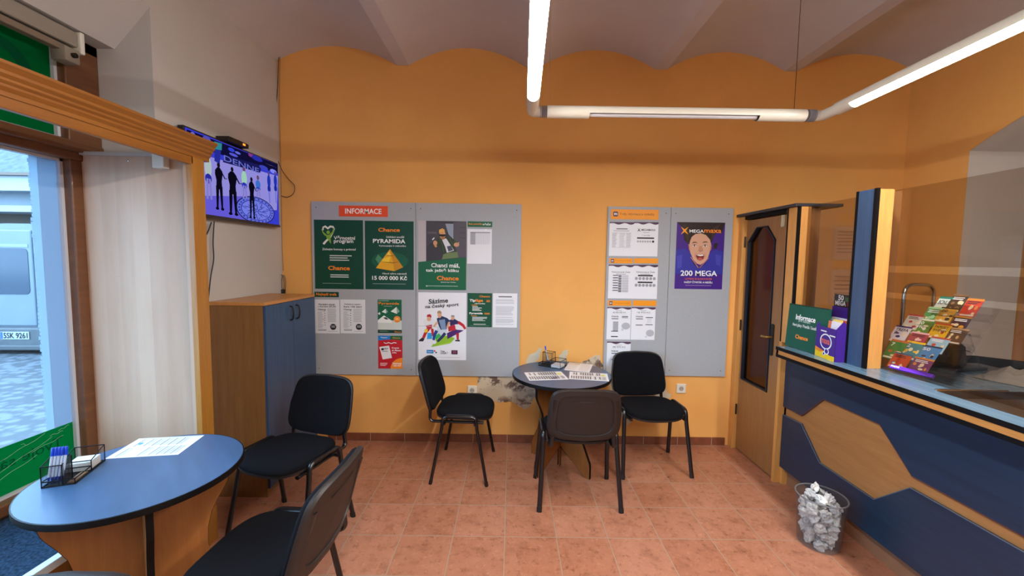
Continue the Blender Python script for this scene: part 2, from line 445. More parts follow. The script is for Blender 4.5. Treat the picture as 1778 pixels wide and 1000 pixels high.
# right wall with the arched opening to the back room
cyA, hs, zs, rise = 1.8, 1.19, 2.437, .32; RA = (hs*hs+rise*rise)/(2*rise)
arch = [(cyA+hs-2*hs*k/24, zs+rise-RA+math.sqrt(RA*RA-(hs-2*hs*k/24)**2)) for k in range(25)]
mb = MB(); mb.prism([(Y_F, -.05), (WY, -.05), (WY, 3.55), (Y_F, 3.55)], [[(cyA+hs, 0.0)]+arch+[(cyA-hs, 0.0)]], lambda a, b, d: (d, a, b), X_R, X_R+.005, ORANGE)
mb.prism([(Y_F, -.05), (WY, -.05), (WY, 3.55), (Y_F, 3.55)], [[(cyA+hs, 0.0)]+arch+[(cyA-hs, 0.0)]], lambda a, b, d: (d, a, b), X_R+.005, X_R+.46, BACKROOM)
struct(mb, 'wall_right')
mb = MB(); mb.box(5.2, 5.4, Y_F, WY, 0, 3.1, BACKROOM); mb.box(3.4, 5.4, Y_F, WY, 3.0, 3.1, BACKROOM); struct(mb, 'wall_far_right')
mb = MB(); mb.box(-1.59+.0, 1.9, WY-.012, WY, 0, .068, BASETILE, .002); mb.box(2.2, X_R, WY-.012, WY, 0, .068, BASETILE); struct(mb, 'baseboard_back')

# bare plaster showing where the orange paint flaked off
def bare_plaster():
    s = NT('bare_plaster'); vec = s.coords(); f = s.noise(vec, 11, 6, .75)
    f2 = s.noise(s.coords((1, 1, 1.4)), 4.5, 2, .5)
    k = s.math('MULTIPLY', s.ramp(f, [(.5, (0, 0, 0, 1)), (.56, (1, 1, 1, 1))]), s.ramp(f2, [(.42, (0, 0, 0, 1)), (.56, (1, 1, 1, 1))]))
    s.l(s.mix(k, lin('#c9b99f'), lin('#6b564b')), s.b.inputs['Base Color']); s.b.inputs['Roughness'].default_value = .95; s.bump(f, .5, .006); return s.m
PLA = bare_plaster(); PUTTY = plaster('grey_filler', '#c5bda6', .08, 20)
def patch(px, mat, name):
    pts = [at(x, y, Y=WY) for x, y in px]; q = [(a.x, a.z) for a in pts]; o = []
    for i, a in enumerate(q):
        b = q[(i+1) % len(q)]
        for t in range(4): o.append((a[0]+(b[0]-a[0])*t/4+random.uniform(-.006, .006), a[1]+(b[1]-a[1])*t/4+random.uniform(-.006, .006)))
    mb = MB(); mb.prism(o, [], lambda a, b, d: (a, d, b), WY-.0015, WY+.01, mat); mb.build(name, wall_back)
patch([(829, 648), (900, 640), (960, 640), (1010, 650), (1015, 690), (960, 690), (925, 690), (922, 705), (910, 711), (898, 704), (890, 697), (868, 699), (850, 696), (845, 690), (828, 682)], PLA, 'bare_plaster')
patch([(915, 640), (914, 625), (922, 614), (930, 612), (936, 604), (941, 605), (937, 620), (931, 628), (929, 640)], PUTTY, 'filler_patch')
patch([(966, 640), (972, 617), (979, 609), (987, 606), (985, 616), (980, 640)], PUTTY, 'filler_patch')
patch([(1000, 640), (1012, 628), (1025, 622), (1034, 616), (1041, 617), (1043, 628), (1050, 640), (1046, 660), (1010, 655)], PLA, 'bare_plaster')
patch([(1058, 650), (1150, 655), (1158, 682), (1165, 684), (1164, 690), (1152, 695), (1100, 700), (1098, 728), (1085, 742), (1080, 725), (1060, 690)], PUTTY, 'filler_patch')

# ================================================================ LEFT: shop window and its wooden surround
XG = -2.31
win = thing('window_1', 'tall shop window with wooden frame and green film on the left', 'window'); win['kind'] = 'structure'
YW0, YW1 = -1.25, 2.102
mb = MB()
mb.box(-2.36, -2.25, YW1, 2.272, .43, 2.71, DARKWOOD, .006); mb.box(-2.36, -2.25, YN, YW0, .43, 2.71, DARKWOOD, .006); mb.box(-2.36, -2.25, .35, .45, .43, 2.71, DARKWOOD, .006)
mb.box(-2.36, -2.25, YN, 2.272, 2.652, 2.71, DARKWOOD, .006); mb.box(-2.36, -2.24, YN, 2.272, .43, .485, DARKWOOD, .006)
mb.build('window_frame', win)
mb = MB(); mb.box(-2.37, -2.24, YN, 2.272, 2.083, 2.183, DARKWOOD, .008); mb.box(-2.38, -2.215, YN, 2.272, 2.125, 2.15, DARKWOOD, .006); mb.build('transom', win)
mb = MB()
BEAD = P('white_glazing_bead', '#c9ccd2', .35)
for z0, z1 in ((.485, 2.083), (2.183, 2.652)):
    mb.box(XG-.012, XG+.02, YW1-.014, YW1, z0, z1, BEAD); mb.box(XG-.012, XG+.02, .45, YW1, z0, z0+.012, BEAD); mb.box(XG-.012, XG+.02, .45, YW1, z1-.012, z1, BEAD)
mb.build('glazing_bead', win)
mb = MB(); mb.box(XG-.006, XG, YW0, YW1, .485, 2.083, WINGL); mb.build('pane', win)
mb = MB(); mb.box(XG-.006, XG, YW0, YW1, 2.183, 2.652, WINGL); up = mb.build('pane', win)
GRNF = film('green_window_film', '#0a6e3e', .6); GRND = film('dark_green_film', '#0d5f3c', .3); GRNL = film('light_green_film', '#0e8650', .6)
mb = MB(); mb.box(XG+.0005, XG+.0015, YW0, YW1-.014, 2.19, 2.645, GRNF); mb.build('green_film', win)
mb = MB()                                   # part of a round letter on the upper film
q0 = at(20, 150, X=XG); ring = arcpts((1.86, 2.43), .155, -75, 200, 26); ring_in = arcpts((1.86, 2.43), .105, 200, -75, 26)
mb.prism(ring+ring_in, [], lambda a, b, d: (d, a, b), XG+.002, XG+.0028, GRND); mb.build('lettering', win)
mb = MB(); mb.box(XG+.0005, XG+.0015, YW0, YW1-.014, .497, .719, GRNL); mb.build('green_film', win)
v, f = glyphs('Tvoje sázka', .01); mb = MB(); mb.flat = True
mb.add([(XG+.0025, 2.035-a*.36, .665-b*.062) for a, b in v], f, GRND); mb.build('lettering', win)
mb = MB()                                   # scratches in the green film
SCR = P('worn_film_line', '#a9d6bd', .5)
for y0, z0, L, sl in ((1.78, .66, .18, .05), (1.9, .645, .14, .02), (1.74, .6, .25, .08), (1.72, .56, .2, .06), (1.98, .69, .06, .0), (1.86, .705, .03, -.02), (2.02, .7, .05, .01)):
    mb.tube([(XG+.003, y0+L*t/8, z0+sl*(t/8)+.003*math.sin(t*1.3+y0*9)) for t in range(9)], .0005, SCR, 5)
mb.build('film_scratch', win)
BLUF = film('blue_edge_film', '#a3b4c2', .6); SAWF = film('pale_serrated_film', '#a5bccc', .6, .15)
mb = MB(); mb.box(XG+.0005, XG+.0015, 2.005, YW1-.014, .719, 2.075, BLUF); mb.build('blue_film_strip', win)
mb = MB(); pts = [(2.005, .719), (2.005, 2.075)]
nz = 68
for k in range(nz):
    z1 = 2.075-(2.075-.719)*k/nz; z0 = 2.075-(2.075-.719)*(k+.8)/nz; d = random.uniform(.034, .042)
    pts += [(2.005-d, z1), (2.005-d, z0), (2.005-.03, z0-.003)]
mb.prism(pts, [], lambda a, b, d: (d, a, b), XG+.0005, XG+.0015, SAWF); mb.build('serrated_film_strip', win)

bl = thing('roller_blind', 'cream roller blind box at the top of the left window', 'blind', (-2.2, 1.9, 2.70))
mb = MB(); mb.box(-.045, .03, -2.6, .2, -.075, .0, P('blind_box_paint', '#8f887c', .5), .01); mb.box(-.02, .025, -2.6, .19, -.115, -.085, P('blind_rail_paint', '#7a6a5a', .5), .006); mb.build('cassette', bl)
mb = MB(); mb.box(-.055, .04, .2, .222, -.10, .006, WPLAST, .006); mb.build('end_cap', bl)
mb = MB(); mb.box(-.03, .045, .12, .19, -.165, -.095, P('dusty_bracket', '#8a8072', .7), .008); mb.tube([(.045, .155, -.13), (.06, .155, -.13)], .012, DARKMET, 10); mb.build('bracket', bl)

# wooden surround: cornice, fascia, post, lining panel
tr = bpy.data.objects.new('trim_1', None); COL.objects.link(tr); tr['kind'] = 'structure'; tr['label'] = 'wooden surround with moulded cornice framing the shop window'
XP = -1.65
mb = MB()
cpf = [(0, .0), (.0, .018), (.012, .03), (.012, .038), (.022, .046), (.022, .054), (.034, .064), (.034, .074), (.05, .09), (.05, .1), (-.03, .1), (-.03, 0)]
mb.prism([(XP+a, 2.11+b) for a, b in cpf], [], lambda a, b, d: (a, d, b), YN, 2.245, CORNICE); mb.build('cornice', tr)
mb = MB(); mb.box(XP-.022, XP, YN, 2.13, 2.045+.03, 2.112, CORNICE); mb.box(XP-.022, XP-.002, YN, 2.13, 2.072, 2.078, CORNICE); mb.build('fascia', tr)
mb = MB(); mb.box(XP-.03, XP, 2.122, 2.207, .0, 2.112, POSTW, .002); mb.build('post', tr)
mb = MB(); mb.box(-2.25, XP-.002, 2.155, 2.185, .0, 2.115, PALE, .001); mb.build('lining_panel', tr)
mb = MB(); mb.box(XP-.05, XP-.03, 2.125, 2.156, .0, 2.1, PALE, .001); mb.build('inner_strip', tr)
mb = MB(); mb.box(-2.25, XP-.03, 2.135, 2.19, 2.115, 2.133, P('grey_rail', '#b6aea6', .5), .003); mb.build('top_rail', tr)
mb = MB(); mb.lathe([(0, .004), (.004, .003), (.005, 0)], CHROME, n=10); o = mb.build('screw', tr, (at(223, 279, Y=2.155)), (PI/2, 0, 0))
c = at(278, 278, Y=2.13)
mb = MB(); mb.box(-.03, .03, -.02, .02, -.042, .042, WPLAST, .004); tag(mb.build('sensor_box', None, (c.x, 2.134, c.z)), 'small cream plastic box screwed high on the pale window lining panel', 'box')
# carpeted display platform in the window
pf = thing('window_platform', 'blue-grey carpeted platform below the shop window', 'platform')
mb = MB(); mb.box(-2.245, -1.782, YN, 2.15, .395, .42, CARPET); mb.build('carpet', pf)
mb = MB(); mb.box(-2.245, -1.75, YN, 2.15, 0, .395, WOODT); mb.build('riser', pf)
mb = MB(); mb.box(-1.782, -1.746, YN, 2.15, .39, .423, P('white_edge_trim', '#cfd4da', .4), .003); mb.build('edge_trim', pf)

# ================================================================ OUTSIDE
s_ = NT('cobbles'); vo = s_.add('TexVoronoi'); vo.inputs['Scale'].default_value = 1; s_.l(s_.coords((10, 10, 1)), vo.inputs['Vector'])
s_.l(s_.ramp(vo.outputs['Distance'], [(.35, lin('#565c64')), (.62, lin('#33393f'))]), s_.b.inputs['Base Color']); s_.bump(vo.outputs['Distance'], -.6, .03); s_.b.inputs['Roughness'].default_value = .55
COB = s_.m
YV = 6.5; gz = at(40, 612, Y=YV).z
mb = MB(); mb.box(-40, -2.6, -20, 40, gz-.2, gz, COB); struct(mb, 'ground')
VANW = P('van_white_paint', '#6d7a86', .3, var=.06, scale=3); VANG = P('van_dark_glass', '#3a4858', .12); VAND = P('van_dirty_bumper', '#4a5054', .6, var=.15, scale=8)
c = at(61, 500, Y=YV)
van = thing('van', 'dirty white delivery van parked on the cobbles outside the window', 'van', (c.x, YV, gz), .05)
def vz(y): return at(40, y, Y=YV).z-gz
zr = vz(388); zb_ = vz(606)
def vsec(k): return [(-.95*k, zb_), (.95*k, zb_), (.97*k, zb_+.45), (.93*k, zr-.5), (.86*k, zr-.1), (.74*k, zr-.02), (.4*k, zr), (-.4*k, zr), (-.74*k, zr-.02), (-.86*k, zr-.1), (-.93*k, zr-.5), (-.97*k, zb_+.45)]
mb = MB(); S = [(vsec(.97), .03), (vsec(1), .1), (vsec(1), 3.6), ([(a, min(b, 1.2)) for a, b in vsec(.98)], 4.4), ([(a, min(b, .9)) for a, b in vsec(.9)], 5.0)]
vs = [(a, y, b) for sec, y in S for a, b in sec]; n = 12
fs = [[i*n+k, i*n+(k+1) % n, (i+1)*n+(k+1) % n, (i+1)*n+k] for i in range(len(S)-1) for k in range(n)]+[list(range(n))[::-1], list(range(4*n, 5*n))]
mb.add(vs, fs, VANW); mb.build('body', van)
for sx in (-1, 1):
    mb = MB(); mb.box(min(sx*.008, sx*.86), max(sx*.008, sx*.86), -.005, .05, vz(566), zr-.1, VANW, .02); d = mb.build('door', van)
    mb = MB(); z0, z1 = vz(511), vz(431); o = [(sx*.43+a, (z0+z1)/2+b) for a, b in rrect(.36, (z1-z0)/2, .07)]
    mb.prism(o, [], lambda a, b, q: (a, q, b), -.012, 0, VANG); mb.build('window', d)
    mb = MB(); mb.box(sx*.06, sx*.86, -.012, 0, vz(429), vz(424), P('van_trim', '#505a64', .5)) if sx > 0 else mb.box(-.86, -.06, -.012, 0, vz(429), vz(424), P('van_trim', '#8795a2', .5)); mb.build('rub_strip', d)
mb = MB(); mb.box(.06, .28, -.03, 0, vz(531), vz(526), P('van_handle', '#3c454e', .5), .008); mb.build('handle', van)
mb = MB(); mb.box(-.95, .95, -.05, .12, vz(604), vz(568), VAND, .03); mb.build('bumper', van)
mb = MB(); mb.box(-.93, .93, -.1, .1, vz(606), vz(597), P('van_step', '#42484c', .6), .02); mb.build('step', van)
pc = at(35, 581, Y=YV)
pw = .43; mb = MB(); mb.flat = True
PLW = P('number_plate_white', '#9aa2aa', .4); mb.box(-pw/2, pw/2, -.006, 0, -.062, .062, PLW); mb.box(-pw/2+.004, -pw/2+.035, -.0075, -.005, -.055, .055, P('plate_blue', '#2355c0', .4)); pl = mb.build('number_plate', van, (pc.x-c.x, -.055, pc.z-gz))
v, f = glyphs('5SK 9261', .02); mb = MB(); mb.flat = True; mb.add([(-pw/2+.05+a*(pw-.07), -.009, .045-b*.09) for a, b in v], f, BLACK); mb.build('lettering', pl)
for sx in (-1, 1):
    for y in (.9, 4.0):
        mb = MB(); mb.tube([(sx*.72, y, .33), (sx*.94, y, .33)], .33, BLACKPL, 20); mb.build('wheel', van)
hs_ = thing('house', 'house with grey roof and white eaves across the street', 'house', (0, 10, 0))
def hz(y): return at(40, y, Y=10).z
mb = MB(); mb.box(-22, -10, .9, 5, gz, hz(366), P('house_wall_paint', '#4f443a', .8, var=.1, scale=1)); mb.build('wall', hs_)
mb = MB(); mb.box(-22, -10, .25, .9, hz(366), hz(355), P('white_eave', '#9ea4aa', .6)); mb.box(-22, -10, .1, .9, hz(330), hz(304), P('white_fascia', '#a2a8ae', .6)); mb.box(-22, -10, .5, .9, hz(355), hz(330), P('pale_panel', '#7c868e', .6, var=.05, scale=2)); mb.build('eaves', hs_)
mb = MB(); mb.box(-22, -10, .0, .2, hz(304), hz(299), P('brown_gutter', '#6a5648', .5)); mb.build('gutter', hs_)
mb = MB(); mb.prism([(.05, hz(301)), (3.5, hz(301)+3.2), (6, hz(301)+3.2), (6, hz(301))], [], lambda a, b, d: (d, a, b), -22, -10, P('grey_roof', '#4f5962', .8, var=.3, scale=7, bump=.5)); mb.build('roof', hs_)

# ================================================================ LIGHT TUBES
ZT = 2.45
def fixture(name, label, length, lit, x, y, rz, s0, s1):
    """housing runs along local +Y; the lamp slot opens downward between s0 and s1"""
    o = thing(name, label, 'ceiling light', (x, y, ZT), rz)
    R_, h = .034, math.radians(68)
    arc = [(R_*math.sin(h+(2*PI-2*h)*k/24), -R_*math.cos(h+(2*PI-2*h)*k/24)) for k in range(25)]
    full = [(R_*math.sin(2*PI*k/28), -R_*math.cos(2*PI*k/28)) for k in range(29)]
    mb = MB()
    def strip(pr, y0, y1):
        k = len(pr); mb.add([(a, y0, b) for a, b in pr]+[(a, y1, b) for a, b in pr], [[i, i+1, k+i+1, k+i] for i in range(k-1)], HOUSING, True)
    strip(full, 0, s0); strip(arc, s0, s1); strip(full, s1, length)
    for yy in (0, length): mb.add([(a, yy, b) for a, b in full[:-1]], [list(range(28))], HOUSING)
    # reflector wings closing the slot sides
    mb.build('housing', o)
    h2 = h*.98; r2 = .032 if lit else .022
    la = [(r2*math.sin(-h2+2*h2*k/14), -r2*math.cos(-h2+2*h2*k/14)) for k in range(15)] if lit else [(.013*math.sin(2*PI*k/14), -.012-.013*math.cos(2*PI*k/14)) for k in range(15)]
    mb = MB(); k = len(la); mb.add([(a, s0+.004, b) for a, b in la]+[(a, s1-.004, b) for a, b in la], [[i, i+1, k+i+1, k+i] for i in range(k-1)], LAMP if lit else LAMPOFF, True)
    if lit: mb.add([(a, s0+.004, b) for a, b in la], [list(range(k))], LAMP)
    mb.build('lamp', o)
    if not lit:
        mb = MB(); mb.box(-.028, .028, s0, s1, .004, .008, HOUSING); mb.build('reflector', o)
    return o
fixture('tube_light', 'lit white tube light hanging left of centre, running towards the camera', 3.9, True, .103, 2.27, PI-.026, .13, 3.8)
fixture('tube_light', 'unlit white tube light hanging crosswise between the two lit tubes', 1.47, False, .19, 2.375, -PI/2, .24, 1.2)
fixture('tube_light', 'lit white tube light hanging on the right above the counter', 3.9, True, 1.762, 2.26, PI-.02, .11, 3.8)
for x0, sg, lab in ((.103, 1, 'grey ribbed corner joint joining the unlit tube to the left lit tube'), (1.762, -1, 'grey ribbed corner joint joining the unlit tube to the right lit tube')):
    j = thing('tube_connector', lab, 'light fitting', (x0, 2.375, ZT))
    mb = MB(); mb.tube(rnd_path([(0, -.11, 0), (0, 0, 0), (sg*.055, 0, 0)], .05, 8), .0285, HOUSING, 16); mb.build('elbow', j)
    mb = MB()
    for k in range(6): mb.tube([(sg*(.048+k*.007), 0, 0), (sg*(.0505+k*.007), 0, 0)], .033, BELLOW, 18)
    mb.build('bellows', j)
for x, y, lab in ((1.60, 2.375, 'thin dark wire hanging from the ceiling to the right end of the unlit tube'), (.2, 2.375, 'thin pale wire hanging from the ceiling to the left end of the unlit tube')):
    mb = MB(); mb.tube([(x, y, 3.33 if x > 1 else 3.25), (x, y, ZT+.028)], .0016 if x > 1 else .001, DARKMET if x > 1 else P('pale_wire', '#a08a78', .5), 6); tag(mb.build('suspension_wire'), lab, 'wire')

# ================================================================ TELEVISION, cables
tvY0, tvY1, tvZ0, tvZ1, tvX = 2.395, 3.345, 1.842, 2.356, -1.9
tv = thing('television', 'flat television showing blue sports picture on the left wall', 'television', (tvX, (tvY0+tvY1)/2, (tvZ0+tvZ1)/2))
L, H = tvY1-tvY0, tvZ1-tvZ0
mb = MB(); mb.box(-.04, -.002, -L/2, L/2, -H/2, H/2, BLACKPL, .006); mb.build('casing', tv)
mb = MB(); mb.box(-.06, -.04, -.25, .25, -.15, .15, DARKMET, .004); mb.build('wall_bracket', tv)
mb = MB(); mb.box(-.006, .004, -L/2, L/2, -H/2, -H/2+.018, P('tv_lower_bezel', '#3a3030', .35), .002); mb.build('lower_bezel', tv)
sc = Sheet(L-.02, H-.03, '#3a40d8', .001, mk=G, step=.0001)
def ts(x, y):                              # television pixel -> sheet fraction
    p = on_plane(310+x*.19, 210+y*.19, Vector((tvX, 0, 0)), Vector((1, 0, 0)))
    return ((p.y-tvY0)/L, (tvZ1-p.z)/H)
def tp(*q): return [ts(*a) for a in q]
sc.on('picture')
sc.poly(tp((62, 55), (930, 390), (925, 480), (62, 190)), '#120f3a')
sc.poly(tp((210, 300), (915, 500), (905, 830), (210, 850)), '#9a94e8')
sc.poly(tp((210, 700), (600, 700), (620, 960), (200, 880)), '#6a60e2')
sc.poly(tp((420, 300), (760, 400), (750, 470), (400, 370)), '#1c1c5c')
for cx, cy, rx, ry, k in ((120, 120, 26, 40, '#7570c8'), (190, 160, 16, 20, '#3555f0'), (250, 160, 40, 40, '#5b55b8'), (480, 250, 30, 18, '#3446e8'), (540, 280, 26, 12, '#6a70e8'), (280, 245, 40, 22, '#9a98f8'), (660, 300, 22, 18, '#8a3a90'), (720, 335, 50, 22, '#2a30b0'), (500, 300, 40, 14, '#5a5ee0'), (780, 420, 40, 20, '#4048c8'), (870, 455, 30, 20, '#8890ff')):
    a = ts(cx, cy); b = ts(cx+rx, cy); e = ts(cx, cy+ry); sc.ell(*a, abs(b[0]-a[0]), abs(e[1]-a[1]), k)
sc.poly(tp((318, 170), (390, 190), (388, 255), (320, 245)), '#2f8f9a'); sc.poly(tp((322, 250), (382, 255), (370, 390), (320, 360)), '#2a30a0')
a = ts(715, 835); b = ts(905, 835); e = ts(715, 930)
sc.ell(*a, .245, .205, '#22266c', 32); sc.ell(*a, .232, .19, '#6a76ea', 32); sc.ell(*a, .19, .152, '#343aa0', 32); sc.ell(*a, .18, .142, '#7a84f0', 32)
for k in range(26):
    an = k*2*PI/26; sc.ell(a[0]+.21*math.cos(an), a[1]+.17*math.sin(an), .011, .012, '#2c3290', 6)
for k in range(14):
    an = k*.45; q = .06+.05*(k % 2); sc.stroke([(a[0]+(q+.05*math.sin(t*1.6))*1.2*math.cos(an+t*.13), a[1]+(q+.05*math.sin(t*1.6))*math.sin(an+t*.13)) for t in range(4)], .011, '#3a42a8')
# far blurred players
for x, y0, y1, c1, c2 in ((250, 270, 730, '#b8c8c8', '#2a2fa8'), (590, 410, 720, '#a6d8c0', '#3038c0'), (720, 490, 700, '#3f78d8', '#2f4fc0')):
    t = ts(x, y0+60); u_ = ts(x, y1); hgt = u_[1]-t[1]
    sc.ell(t[0], t[1]-.05, .016, .035, '#6a4a70'); sc.ell(t[0], t[1]+hgt*.22, .032, hgt*.28, c1); sc.ell(t[0], t[1]+hgt*.5, .03, hgt*.12, c2); sc.stroke([(t[0]-.01, t[1]+hgt*.5), (t[0]-.015, u_[1])], .018, '#8c86d8'); sc.stroke([(t[0]+.012, t[1]+hgt*.5), (t[0]+.02, u_[1])], .018, '#8c86d8')
for x in (820, 880):
    t = ts(x, 500); u_ = ts(x, 760); sc.ell(t[0], t[1]-.04, .014, .03, '#5a4a9a'); sc.ell(t[0], t[1]+.08, .024, .1, '#2038b8'); sc.ell(t[0], t[1]+.2, .022, .06, '#1a2ca0'); sc.stroke([(t[0], t[1]+.24), (t[0]+.004, u_[1])], .02, '#7c7ce0')
# referees in black
for x, y0, y1, wd in ((348, 400, 820, .05), (475, 440, 870, .062), (655, 535, 900, .045)):
    t = ts(x, y0); u_ = ts(x-10, y1); hg = u_[1]-t[1]; K = '#0c0a1c'
    sc.ell(t[0], t[1], .015, .033, '#1a1220')
    sc.poly([(t[0]-wd*.25, t[1]+.03), (t[0]+wd*.25, t[1]+.03), (t[0]+wd*.72, t[1]+.075), (t[0]+wd*.74, t[1]+hg*.2), (t[0]+wd*.52, t[1]+hg*.36), (t[0]+wd*.6, t[1]+hg*.55), (t[0]-wd*.58, t[1]+hg*.56), (t[0]-wd*.5, t[1]+hg*.36), (t[0]-wd*.74, t[1]+hg*.22), (t[0]-wd*.7, t[1]+.075)], K)
    for q in (-1, 1): sc.stroke([(t[0]+q*wd*.32, t[1]+hg*.48), (t[0]+q*wd*.45, t[1]+hg*.98)], [wd*.62, wd*.35], K); sc.ell(t[0]+q*wd*.5, t[1]+hg, wd*.32, .02, K)
    sc.stroke([(t[0]+wd*.6, t[1]+.09), (t[0]+wd*1.2, t[1]+hg*.28), (t[0]+wd*1.6, t[1]+hg*.26)], wd*.25, K)
sc.on('lettering'); p0, p1 = ts(395, 300), ts(725, 440)
sc.text('DENNE', p0[0], p0[1]+.0, p1[0], p0[1]+.075, '#6f78dc', .01, (p1[1]-p0[1])*.5)
p0, p1 = ts(790, 380), ts(890, 430); sc.text('Chance', p0[0], p0[1]+.0, p1[0], p1[1]-.02, '#e8ecff', .0)
sc.build('screen', None, None, (0, 0, .004), (0, 0, PI/2), parent=tv)
c = at(407, 252, X=-1.9)
stb = thing('set_top_box', 'small black receiver with orange digits on top of television', 'receiver', (-1.905, c.y, tvZ1))
mb = MB(); mb.box(-.05, .04, -.1, .1, .002, .034, BLACKPL, .004); mb.build('casing', stb)
mb = MB(); mb.box(.0405, .0415, .035, .06, .012, .024, emit('orange_digits', (1, .25, .03), 3)); mb.build('display', stb)
CABLE = P('grey_cable', '#6e645c', .6); CABLED = P('dark_cable', '#26262c', .5)
def cable(pts, r, mat, label, name='cable'):
    q = [Vector(p) for p in pts]; o = []
    for i in range(len(q)-1):
        p0, p1, p2, p3 = q[max(i-1, 0)], q[i], q[i+1], q[min(i+2, len(q)-1)]
        for k in range(6):
            t = k/6; o.append(.5*((2*p1)+(p2-p0)*t+(2*p0-5*p1+4*p2-p3)*t*t+(3*p1-p0-3*p2+p3)*t**3))
    o.append(q[-1]); mb = MB(); mb.tube(o, r, mat, 6); return tag(mb.build(name), label, 'cable')
C = lambda x, y: at(x, y, Y=3.452)
cable([C(484, 98), C(482, 150), C(478, 200), C(473, 232), C(474, 250), C(487, 290), C(500, 310), C(511, 322), C(510, 335), C(500, 342), C(488, 340)], .0028, CABLED, 'thin dark cable hanging from the ceiling corner behind the television')
cable([C(486, 98), C(485, 180), C(487, 270), C(489, 360), C(490, 430), C(492, 470)], .0022, CABLE, 'thin pale cable running straight down the corner to the coil')
mb = MB(); mb.box(-.015, .015, -.012, .012, -.012, .02, DARKMET, .003); p = C(484, 95); tag(mb.build('cable_hook', None, (p.x, 3.46, p.z)), 'small dark hook at the ceiling corner holding the cable', 'hook')
coil = thing('cable_coil', 'coiled grey cable with black plug hanging in the corner above cabinet', 'cable', C(489, 490))
mb = MB()
for k, (rx, rz, ox) in enumerate(((.025, .075, 0), (.03, .085, -.03), (.022, .08, -.045), (.018, .07, .015))):
    mb.tube([(ox+rx*math.cos(a*PI/12), .003*k-.004, rz*math.sin(a*PI/12)-.01) for a in range(24)], .0032, CABLE, 6, closed=True)
mb.build('loops', coil)
for dx in (0, .022):
    mb = MB(); mb.box(dx-.008, dx+.008, -.01, .008, -.125, -.06, BLACKPL, .004); mb.build('plug', coil)
X_ = -1.93
cable([(X_, at(372, 384, X=X_).y, at(372, 384, X=X_).z), at(370, 420, X=X_), at(371, 450, X=X_), at(366, 480, X=X_), at(362, 517, X=X_)], .004, CABLED, 'dark cable hanging below television, the longer wavy one')
cable([(X_, at(367, 386, X=X_).y, at(367, 386, X=X_).z), at(362, 400, X=X_), at(356, 412, X=X_)], .004, CABLED, 'short dark cable slanting left from below the television')

# ================================================================ CABINET in the corner
cab = thing('cabinet', 'tall cabinet with wooden side and blue double doors in the left corner', 'cabinet', (-1.585, 2.6, 0))
mb = MB(); mb.box(-.365, -.018, 0, .018, .0, 1.285, WOODC); mb.box(-.365, -.018, .642, .66, .0, 1.285, WOODC); mb.box(-.365, -.355, .018, .642, .06, 1.285, WOODC); mb.box(-.355, -.02, .018, .642, .06, .08, WOODC); mb.box(-.06, -.04, .018, .642, 0, .06, WOODC); mb.build('carcass', cab)
mb = MB(); mb.box(-.37, -.002, -.004, .664, 1.285, 1.307, WOODY, .002); mb.build('top', cab)
for k in (0, 1):
    mb = MB(); mb.box(-.018, 0, .002+k*.329, .328+k*.33, .06, 1.283, BLUEZ, .001); d = mb.build('door', cab)
    y = .29+k*.085; mb = MB(); mb.tube(rnd_path([(0, y, 1.25), (.02, y, 1.245), (.028, y, 1.2), (.02, y, 1.155), (0, y, 1.15)], .03, 5), .0055, TUBEBLK, 8); mb.build('handle', d)

# ================================================================ TABLES
def table(label, loc, rz, R=.38, off=(0, 0)):
    t = thing('round_table', label, 'table', (*loc, 0), rz)
    mb = MB(); mb.lathe([(0, .735), (R-.004, .735), (R-.004, .71), (0, .71)], BLUETOP, n=64, smooth=False); mb.build('tabletop', t)
    mb = MB(); mb.lathe([(R-.004, .7352), (R, .734), (R+.001, .722), (R, .711), (R-.004, .7098)], BLACK, n=64); mb.build('edge_band', t)
    def halfw(z):
        P_ = [(0, .285), (.09, .285), (.12, .28), (.17, .255), (.24, .22), (.32, .2), (.40, .2), (.47, .215), (.53, .245), (.58, .275), (.61, .285), (.71, .285)]
        for (a, b), (c, d) in zip(P_, P_[1:]):
            if z <= c: u = (z-a)/(c-a); return b+(d-b)*u
        return .285
    lo_ = Matrix.Rotation(-rz, 3, 'Z')@Vector((*off, 0))
    zs_ = [.71*k/30 for k in range(31)]
    for ang in (0, PI/2):
        ca, sa = math.cos(ang), math.sin(ang); T = lambda a, b, d: (a*ca-d*sa+lo_.x, a*sa+d*ca+lo_.y, b)
        L_ = [(-halfw(z), z) for z in zs_]; R_ = [(halfw(z), z) for z in reversed(zs_)]
        foot = [(.248, 0), (.13, .085), (0, .165), (-.13, .085), (-.248, 0)]
        o = L_+R_+foot
        mb = MB()
        if ang == 0: mb.prism(o, [], T, -.0105, .0105, WOODT)
        else:                              # halved at the crossing
            for sgn in (-1, 1):
                h = [(max(sgn*a, .0108)*sgn, b) for a, b in o]; mb.prism(h, [], T, -.0105, .0105, WOODT)
        pn = mb.build('base_panel', t)
        mb = MB()
        for side in (-1, 1):
            q = [(side*(halfw(z)+.0012), z) for z in zs_]; k = len(q)
            mb.add([T(a, b, -.0112) for a, b in q]+[T(a, b, .0112) for a, b in q], [[i, i+1, k+i+1, k+i] for i in range(k-1)], BLACK, True)
        q = foot; k = len(q); mb.add([T(a, b-.001, -.0112) for a, b in q]+[T(a, b-.001, .0112) for a, b in q], [[i, i+1, k+i+1, k+i] for i in range(k-1)], BLACK, True)
        mb.build('edge_band', pn)
    return t
TL = (-1.481, 1.587); TR = (.397, 3.078)
table('round blue-topped table with wooden cross base near the shop window', TL, math.radians(-45), .342)
table('round dark-topped table with wooden cross base against the orange wall', TR, math.radians(45), .378)

